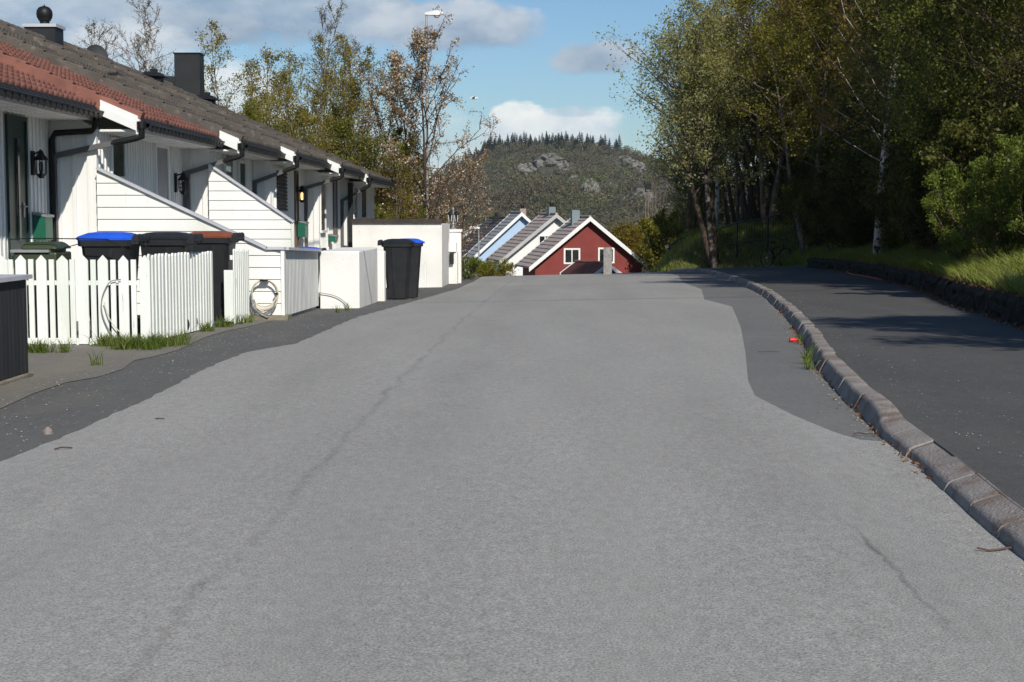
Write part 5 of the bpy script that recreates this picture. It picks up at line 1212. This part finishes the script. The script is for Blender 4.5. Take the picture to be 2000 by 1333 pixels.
me = np_mesh('gravel', V, F); M['gravel'] = mat('loose grit', (.42, .40, .36), (.16, .15, .14), 40, .9); tag(link_mesh('gravel', me, M['gravel']), 'loose pale grit scattered on the dark shoulder and along the kerb', 'gravel', kind='stuff')
# leaf litter by kerb and wall
def litter(n_, fx, sz):
    V, C_ = [], []
    for _ in range(n_):
        x, y, z = fx(); C_.append((x, y, z))
    V, F = leaves(C_, n_, sz, rng, .01, .6); V[:, 2] = np.maximum(V[:, 2], np.repeat(np.array([c_[2] for c_ in C_]).mean(), len(V))-9); return V, F
def li_wall():
    y = 8+rng.random()*34; x = float(xf(y))+.10-abs(rng.normal(0, .06)); return x, y, float(roadz(x, y))+.115
def li_walltop():
    y = 8+rng.random()*34; x = float(xf(y))+rng.uniform(.12, .4); return x, y, float(roadz(x, y))+.43
def li_kerb():
    y = rng.choice([9.5, 8.2, 7.6, 17, 15, 21, 12])+rng.normal(0, .5); x = float(xk(y))-abs(rng.normal(0, .035)); return x, y, float(roadz(x, y))+.012
parts = [litter(2600, li_wall, .018), litter(5000, li_walltop, .02), litter(380, li_kerb, .012)]
V = np.concatenate([p_[0] for p_ in parts]); F = np.arange(len(V)).reshape(-1, 4)
M['litter'] = leaf_mat('dead brown leaves', [(.12, .04, .02), (.2, .09, .04), (.22, .16, .09)], .1, 3)
tag(link_mesh('leaf_litter', np_mesh('leaf_litter', V, F), M['litter']), 'dead brown leaves along the low wall and the kerb', 'leaf litter', kind='stuff')

# grass
def blades(pts3, hmin, hmax, w, lean=.6):
    P = np.asarray(pts3, float); n_ = len(P); a = rng.uniform(0, 2*np.pi, n_); h = rng.uniform(hmin, hmax, n_); l_ = rng.normal(0, lean, (n_, 2))*h[:, None]
    dx, dy = np.cos(a)*w, np.sin(a)*w
    b0 = P+np.stack([-dx, -dy, 0*a-.02], 1); b1 = P+np.stack([dx, dy, 0*a-.02], 1)
    m0 = P+np.stack([l_[:, 0]*.35+dx*.8, l_[:, 1]*.35+dy*.8, h*.6], 1); m1 = P+np.stack([l_[:, 0]*.35-dx*.8, l_[:, 1]*.35-dy*.8, h*.6], 1)
    tp = P+np.stack([l_[:, 0]+dx*.1, l_[:, 1]+dy*.1, h*.95], 1); tp2 = P+np.stack([l_[:, 0]-dx*.1, l_[:, 1]-dy*.1, h*.95], 1)
    V = np.stack([b0, b1, m0, m1, tp, tp2], 1).reshape(-1, 3); i = np.arange(n_)*6
    F = np.concatenate([np.stack([i, i+1, i+2, i+3], 1), np.stack([i+3, i+2, i+4, i+5], 1)]); return V, F
N_ = 170000; d = rng.random(N_)**1.6*7+.20; Yv = 13+rng.random(N_)**1.15*50; Xf_ = xf(Yv); X_ = Xf_+d; 
nearf = Yv > 56; X_ = np.where(nearf, rng.uniform(4.8, 13, N_), X_); dd = foot_dist(X_, Yv); ok = dd > .2
X_, Yv = X_[ok], Yv[ok]; Z_ = bankz(X_, Yv); V, F = blades(np.stack([X_, Yv, Z_], 1), .06, .26, .007)
tag(link_mesh('bank_grass', np_mesh('bank_grass', V, F), M['grassdry']), 'rough green grass with dry stalks over the bank beside the path', 'grass', kind='stuff')
tufts = []
def tuft(px, py, n_, sx, sy, dz=0):
    p = at_G(px, py)
    for _ in range(n_): x, y = p.x+rng.normal(0, sx), p.y+rng.normal(0, sy); tufts.append((x, y, float(roadz(x, y))+dz))
for i in range(14): tuft(205+i*11+rng.uniform(-4, 4), 682-abs(i-7)*.5+rng.uniform(-5, 3), int(rng.uniform(60, 190)), .06, .06)
for i in range(4): tuft(62+i*9, 690, 60, .03, .04)
tuft(122, 690, 60, .03, .03); tuft(300, 672, 100, .05, .1); tuft(405, 648, 120, .04, .08); tuft(438, 640, 110, .05, .05); tuft(486, 631, 70, .04, .05); tuft(470, 634, 50, .03, .05); tuft(360, 665, 60, .03, .1); tuft(680, 607, 30, .03, .04); tuft(660, 611, 20, .03, .04); tuft(893, 549, 60, .1, .15)
for q in ((1578, 712), (1574, 700), (1582, 722)): tuft(*q, 26, .02, .05)
tuft(1560, 672, 20, .02, .1); tuft(185, 715, 25, .03, .03); tuft(1395, 538, 20, .05, .3)
V, F = blades(tufts, .03, .17, .004, .6)
tag(link_mesh('grass_tufts', np_mesh('grass_tufts', V, F), M['grass']), 'green grass tufts along the foot of the fences and the kerb', 'grass', kind='stuff')

# ------------------------------------------------------------------ the hill
HY = 1150
prof_px = [(-400, 395), (300, 392), (600, 385), (780, 370), (860, 352), (900, 330), (950, 303), (1000, 297), (1100, 294), (1150, 296), (1200, 302), (1225, 304), (1260, 318), (1320, 345), (1420, 365), (1600, 372), (2400, 380)]
pxs = np.array([p_[0] for p_ in prof_px], float); pzs = np.array([(422-p_[1])/FPX*HY for p_ in prof_px]); pX = (pxs-1030)/FPX*HY
def hillz(X, Y):
    X = np.asarray(X, float); Y = np.asarray(Y, float); top = np.interp(X*HY/np.maximum(Y, 300)*.5+X*.5, pX, pzs)+CAMZ
    u = np.clip((Y-430)/(HY-430), 0, 1); base = -22.0
    z = base+(top-base)*(u**.85); back = sstep(HY, HY+500, Y); z = z*(1-back)+base*back
    z += (2.2*np.sin(X*.045+1)*np.sin(Y*.03)+1.6*np.sin(X*.11+Y*.02)+1.2*np.sin(Y*.08+X*.05))*np.clip(u*3, 0, 1)*(1-.7*(Y > HY-60))
    return z
hx = np.linspace(-700, 700, 141); hy = np.concatenate([np.linspace(400, HY, 80), np.linspace(HY+20, HY+600, 12)]); HX, HYY = np.meshgrid(hx, hy); HZ = hillz(HX, HYY)
k = len(hx); F = [(j*k+i, j*k+i+1, (j+1)*k+i+1, (j+1)*k+i) for j in range(len(hy)-1) for i in range(k-1)]
me = np_mesh('hill', np.stack([HX.ravel(), HYY.ravel(), HZ.ravel()], 1), F); me.polygons.foreach_set('use_smooth', [True]*len(me.polygons)); tag(link_mesh('hill', me, M['hill']), kind='structure')
def hill_at(px, py):
    r = ray(px, py); t = 430.0
    while t < 1400:
        p = Vector((0, 0, CAMZ))+r*(t/r.y)
        if p.z < float(hillz(p.x, p.y)): return p
        t += 4
    return p
# budding wood over the slope, one mass
def crown_pts(n_, x0, x1, y0, y1, hmin, hmax, wr, per, size):
    X_ = rng.uniform(x0, x1, n_)*1.0; Y_ = y0+(y1-y0)*rng.random(n_)**.8; Z_ = hillz(X_, Y_); H_ = rng.uniform(hmin, hmax, n_)
    keep = rng.random(n_) > .0; C_ = np.stack([X_, Y_, Z_+H_*.6], 1)
    A_ = np.repeat(C_, per, 0); u = rng.normal(0, 1, A_.shape); u /= np.linalg.norm(u, axis=1, keepdims=True); rr = rng.random((len(A_), 1))**.33
    A_ = A_+u*rr*np.stack([np.repeat(H_, per)*wr, np.repeat(H_, per)*wr, np.repeat(H_, per)*.42], 1)
    return A_
ROCKS = [(1070, 318, 1030, 17, 6, 'large pale rock knob below the spruces'), (1030, 338, 980, 16, 6, 'smooth grey rock slab left of the large knob'), (1100, 332, 1000, 9, 5, 'small rock right below the large knob'), (1218, 318, 1080, 17, 5, 'pale rock shelf near the lone spruce'), (1242, 330, 1050, 12, 5, 'low rock outcrop at the right shoulder of the hill'),
         (1150, 385, 760, 10, 8, 'steep grey cliff face low on the hill'), (1120, 356, 900, 8, 4, 'small pale rock halfway down the hill'), (1190, 372, 830, 12, 4, 'flat rock ledge above the cliff'), (1258, 388, 760, 9, 5, 'broken rock beside the utility poles'), (1010, 315, 1080, 8, 3, 'tiny pale rock left below the spruces'), (1192, 300, 1120, 7, 3, 'pale rock on the skyline left of the lone spruce')]
ROCKS = [(a, b_, hill_at(a, b_+5).y, d_, e_, f_) for a, b_, c_, d_, e_, f_ in ROCKS]
rocks_xy = [(xp(a, c_), c_, d_) for a, b_, c_, d_, e_, f_ in ROCKS]
A_ = crown_pts(3800, -170, 170, 440, HY-10, 5, 9, .42, 60, 1)
k_ = np.ones(len(A_), bool)
for (x, y, r_) in rocks_xy: k_ &= ~((np.hypot((A_[:, 0]-x), (A_[:, 1]-y)*.30) < r_*.62) & (A_[:, 1] < y+12))
A_ = A_[k_]; V, F = leaves(A_, len(A_), .5, rng, .2, .7)
A2_ = crown_pts(2600, -150, 130, 425, 720, 4, 7, .5, 70, 1)
kk_ = np.ones(len(A2_), bool)
for (x, y, r_) in rocks_xy: kk_ &= ~((np.hypot((A2_[:, 0]-x), (A2_[:, 1]-y)*.30) < r_*.62) & (A2_[:, 1] < y+12))
A2_ = A2_[kk_]; V2, F2 = leaves(A2_, len(A2_), .4, rng, .2, .7); F = np.concatenate([F, F2+len(V)]); V = np.concatenate([V, V2])
tag(link_mesh('hillside_wood', np_mesh('hillside_wood', V, F), M['farwood']), 'budding grey-brown and green wood covering the distant hillside', 'wood', kind='stuff')
# pale trunks among it
b = MB()
for _ in range(240):
    x, y = rng.uniform(-80, 110), rng.uniform(600, HY-40); z = float(hillz(x, y)); b.tube([(x, y, z), (x+rng.normal(0, .3), y, z+rng.uniform(5, 8))], .12, 3)
tag(b.build('far_trunks', M['palebark']), 'pale thin trunks among the distant hillside wood', 'trunks', kind='stuff')
# spruces
def spruce_mesh(seed, H, rad, n_=420):
    rg = np.random.default_rng(seed); t = rg.random(n_)**.75; z = H*(.12+.88*t); r_ = rad*(1-t)**.8*np.sqrt(rg.random(n_))*(.75+.25*np.sin(z*4)); a = rg.uniform(0, 6.283, n_)
    C_ = np.stack([r_*np.cos(a), r_*np.sin(a), z-.25*r_], 1); u = np.stack([np.cos(a), np.sin(a), -.35+0*a], 1); w = np.stack([-np.sin(a), np.cos(a), rg.normal(0, .3, n_)], 1); s_ = (.75*(1-t)+.28)[:, None]*rg.uniform(.6, 1.3, (n_, 1))
    return np_mesh('crown', np.stack([C_-u*s_*.5, C_-w*s_*.55, C_+u*s_, C_+w*s_*.55], 1).reshape(-1, 3), np.arange(4*n_).reshape(-1, 4))
SP = [spruce_mesh(40+i, 13+i*1.1, 3.6+.3*i, 700) for i in range(4)]
for s_ in SP: s_.materials.append(M['farspruce'])
sb = MB(); sb.tube([(0, 0, -1), (0, 0, 12)], [.22, .05], 5); stm = sb.mesh('trunk'); stm.materials.append(M['bark'])
def spruce(x, y, sc, label, group=None):
    t = thing('spruce', (x, y, float(hillz(x, y))-.5), label, 'tree', group); t.scale = (sc,)*3; t.rotation_euler = (0, 0, rng.uniform(0, 6))
    for nm, me in (('trunk', stm), ('crown', SP[rng.integers(0, 4)])): o = bpy.data.objects.new(nm, me); COL.objects.link(o); o.parent = t
for i in range(296):
    row_ = i % 5; px_ = 940+265*rng.random() if row_ < 4 else rng.uniform(870, 960); y = HY+6-row_*17+rng.uniform(-10, 10)
    x = (px_-1030)/FPX*y
    if any(math.hypot(x-a, (y-c_)*.3) < r_*.8 and y < c_+10 for a, c_, r_ in rocks_xy): continue
    spruce(x, y, rng.uniform(.55, .98) if rng.random() > .3 else rng.uniform(.4, .6), 'dark spruce among those crowding the top of the hill', 'spruces on the hill top')
spruce((1208-1030)/FPX*HY, HY, .95, 'lone spruce standing right of the others on the skyline')
# rocks
for a, b_, y, w_, h_, lb in ROCKS:
    x = xp(a, y); rr = random.Random(int(a)); n1_, n2_ = 18, 9; vs = []
    ph = [rr.uniform(0, 6) for _ in range(6)]; z0 = float(hillz(x, y)); p_ = at_Y(a, b_, y)
    for j in range(n2_+1):
        f_ = math.pi/2*j/n2_
        for i in range(n1_):
            g_ = 2*math.pi*i/n1_; q = 1+.22*math.sin(2*g_+ph[0])+.14*math.sin(5*g_+ph[1]+j)+.10*math.sin(7*f_*2+ph[2]+g_)
            vs.append((x+w_*.5*math.cos(g_)*math.cos(f_)*q, y+w_*.9*math.sin(g_)*math.cos(f_)*q, z0-2+(h_+2)*(math.sin(f_)**.7)*(1+.12*math.sin(3*g_+ph[3])+.1*rr.uniform(-1, 1))))
    b = MB(); b.add(vs, [(j*n1_+i, j*n1_+(i+1) % n1_, (j+1)*n1_+(i+1) % n1_, (j+1)*n1_+i) for j in range(n2_) for i in range(n1_)]); tag(b.build('rock_outcrop', M['rock']), lb, 'rock', 'rocks on the hill')

# seagull
p = at_Y(925, 193, 90); t = thing('seagull', p, 'tiny white gull gliding in the blue gap right of the cherry', 'bird')
b = MB(); b.tube([p+Vector((-.25, 0, 0)), p+Vector((-.1, 0, .01)), p+Vector((.1, 0, .01)), p+Vector((.24, 0, .03)), p+Vector((.3, 0, .03))], [.01, .05, .06, .03, .008], 8)
for s_ in (-1, 1): b.add([p+Vector((.1, 0, .03)), p+Vector((-.08, 0, .03)), p+Vector((-.06, .35*s_, .12)), p+Vector((.08, .35*s_, .12)), p+Vector((-.16, .7*s_, .04)), p+Vector((.02, .6*s_, .06))], [(0, 1, 2, 3), (3, 2, 4, 5)])
b.build('body', M['sidewhite'], t)

# the air: thin haze that greys the far hill
b = MB(); b.box(-900, 900, -100, 1900, -45, 95); hz = bpy.data.materials.new('thin haze'); hz.use_nodes = True; t = hz.node_tree; t.nodes.clear()
pv = t.nodes.new('ShaderNodeVolumePrincipled'); pv.inputs['Color'].default_value = (.84, .92, 1, 1); pv.inputs['Density'].default_value = .00011; pv.inputs['Anisotropy'].default_value = .3
o = t.nodes.new('ShaderNodeOutputMaterial'); t.links.new(pv.outputs[0], o.inputs['Volume']); tag(b.build('haze', hz), 'thin bluish haze over the valley and hill', 'haze', kind='stuff')
S.render.engine = 'CYCLES'
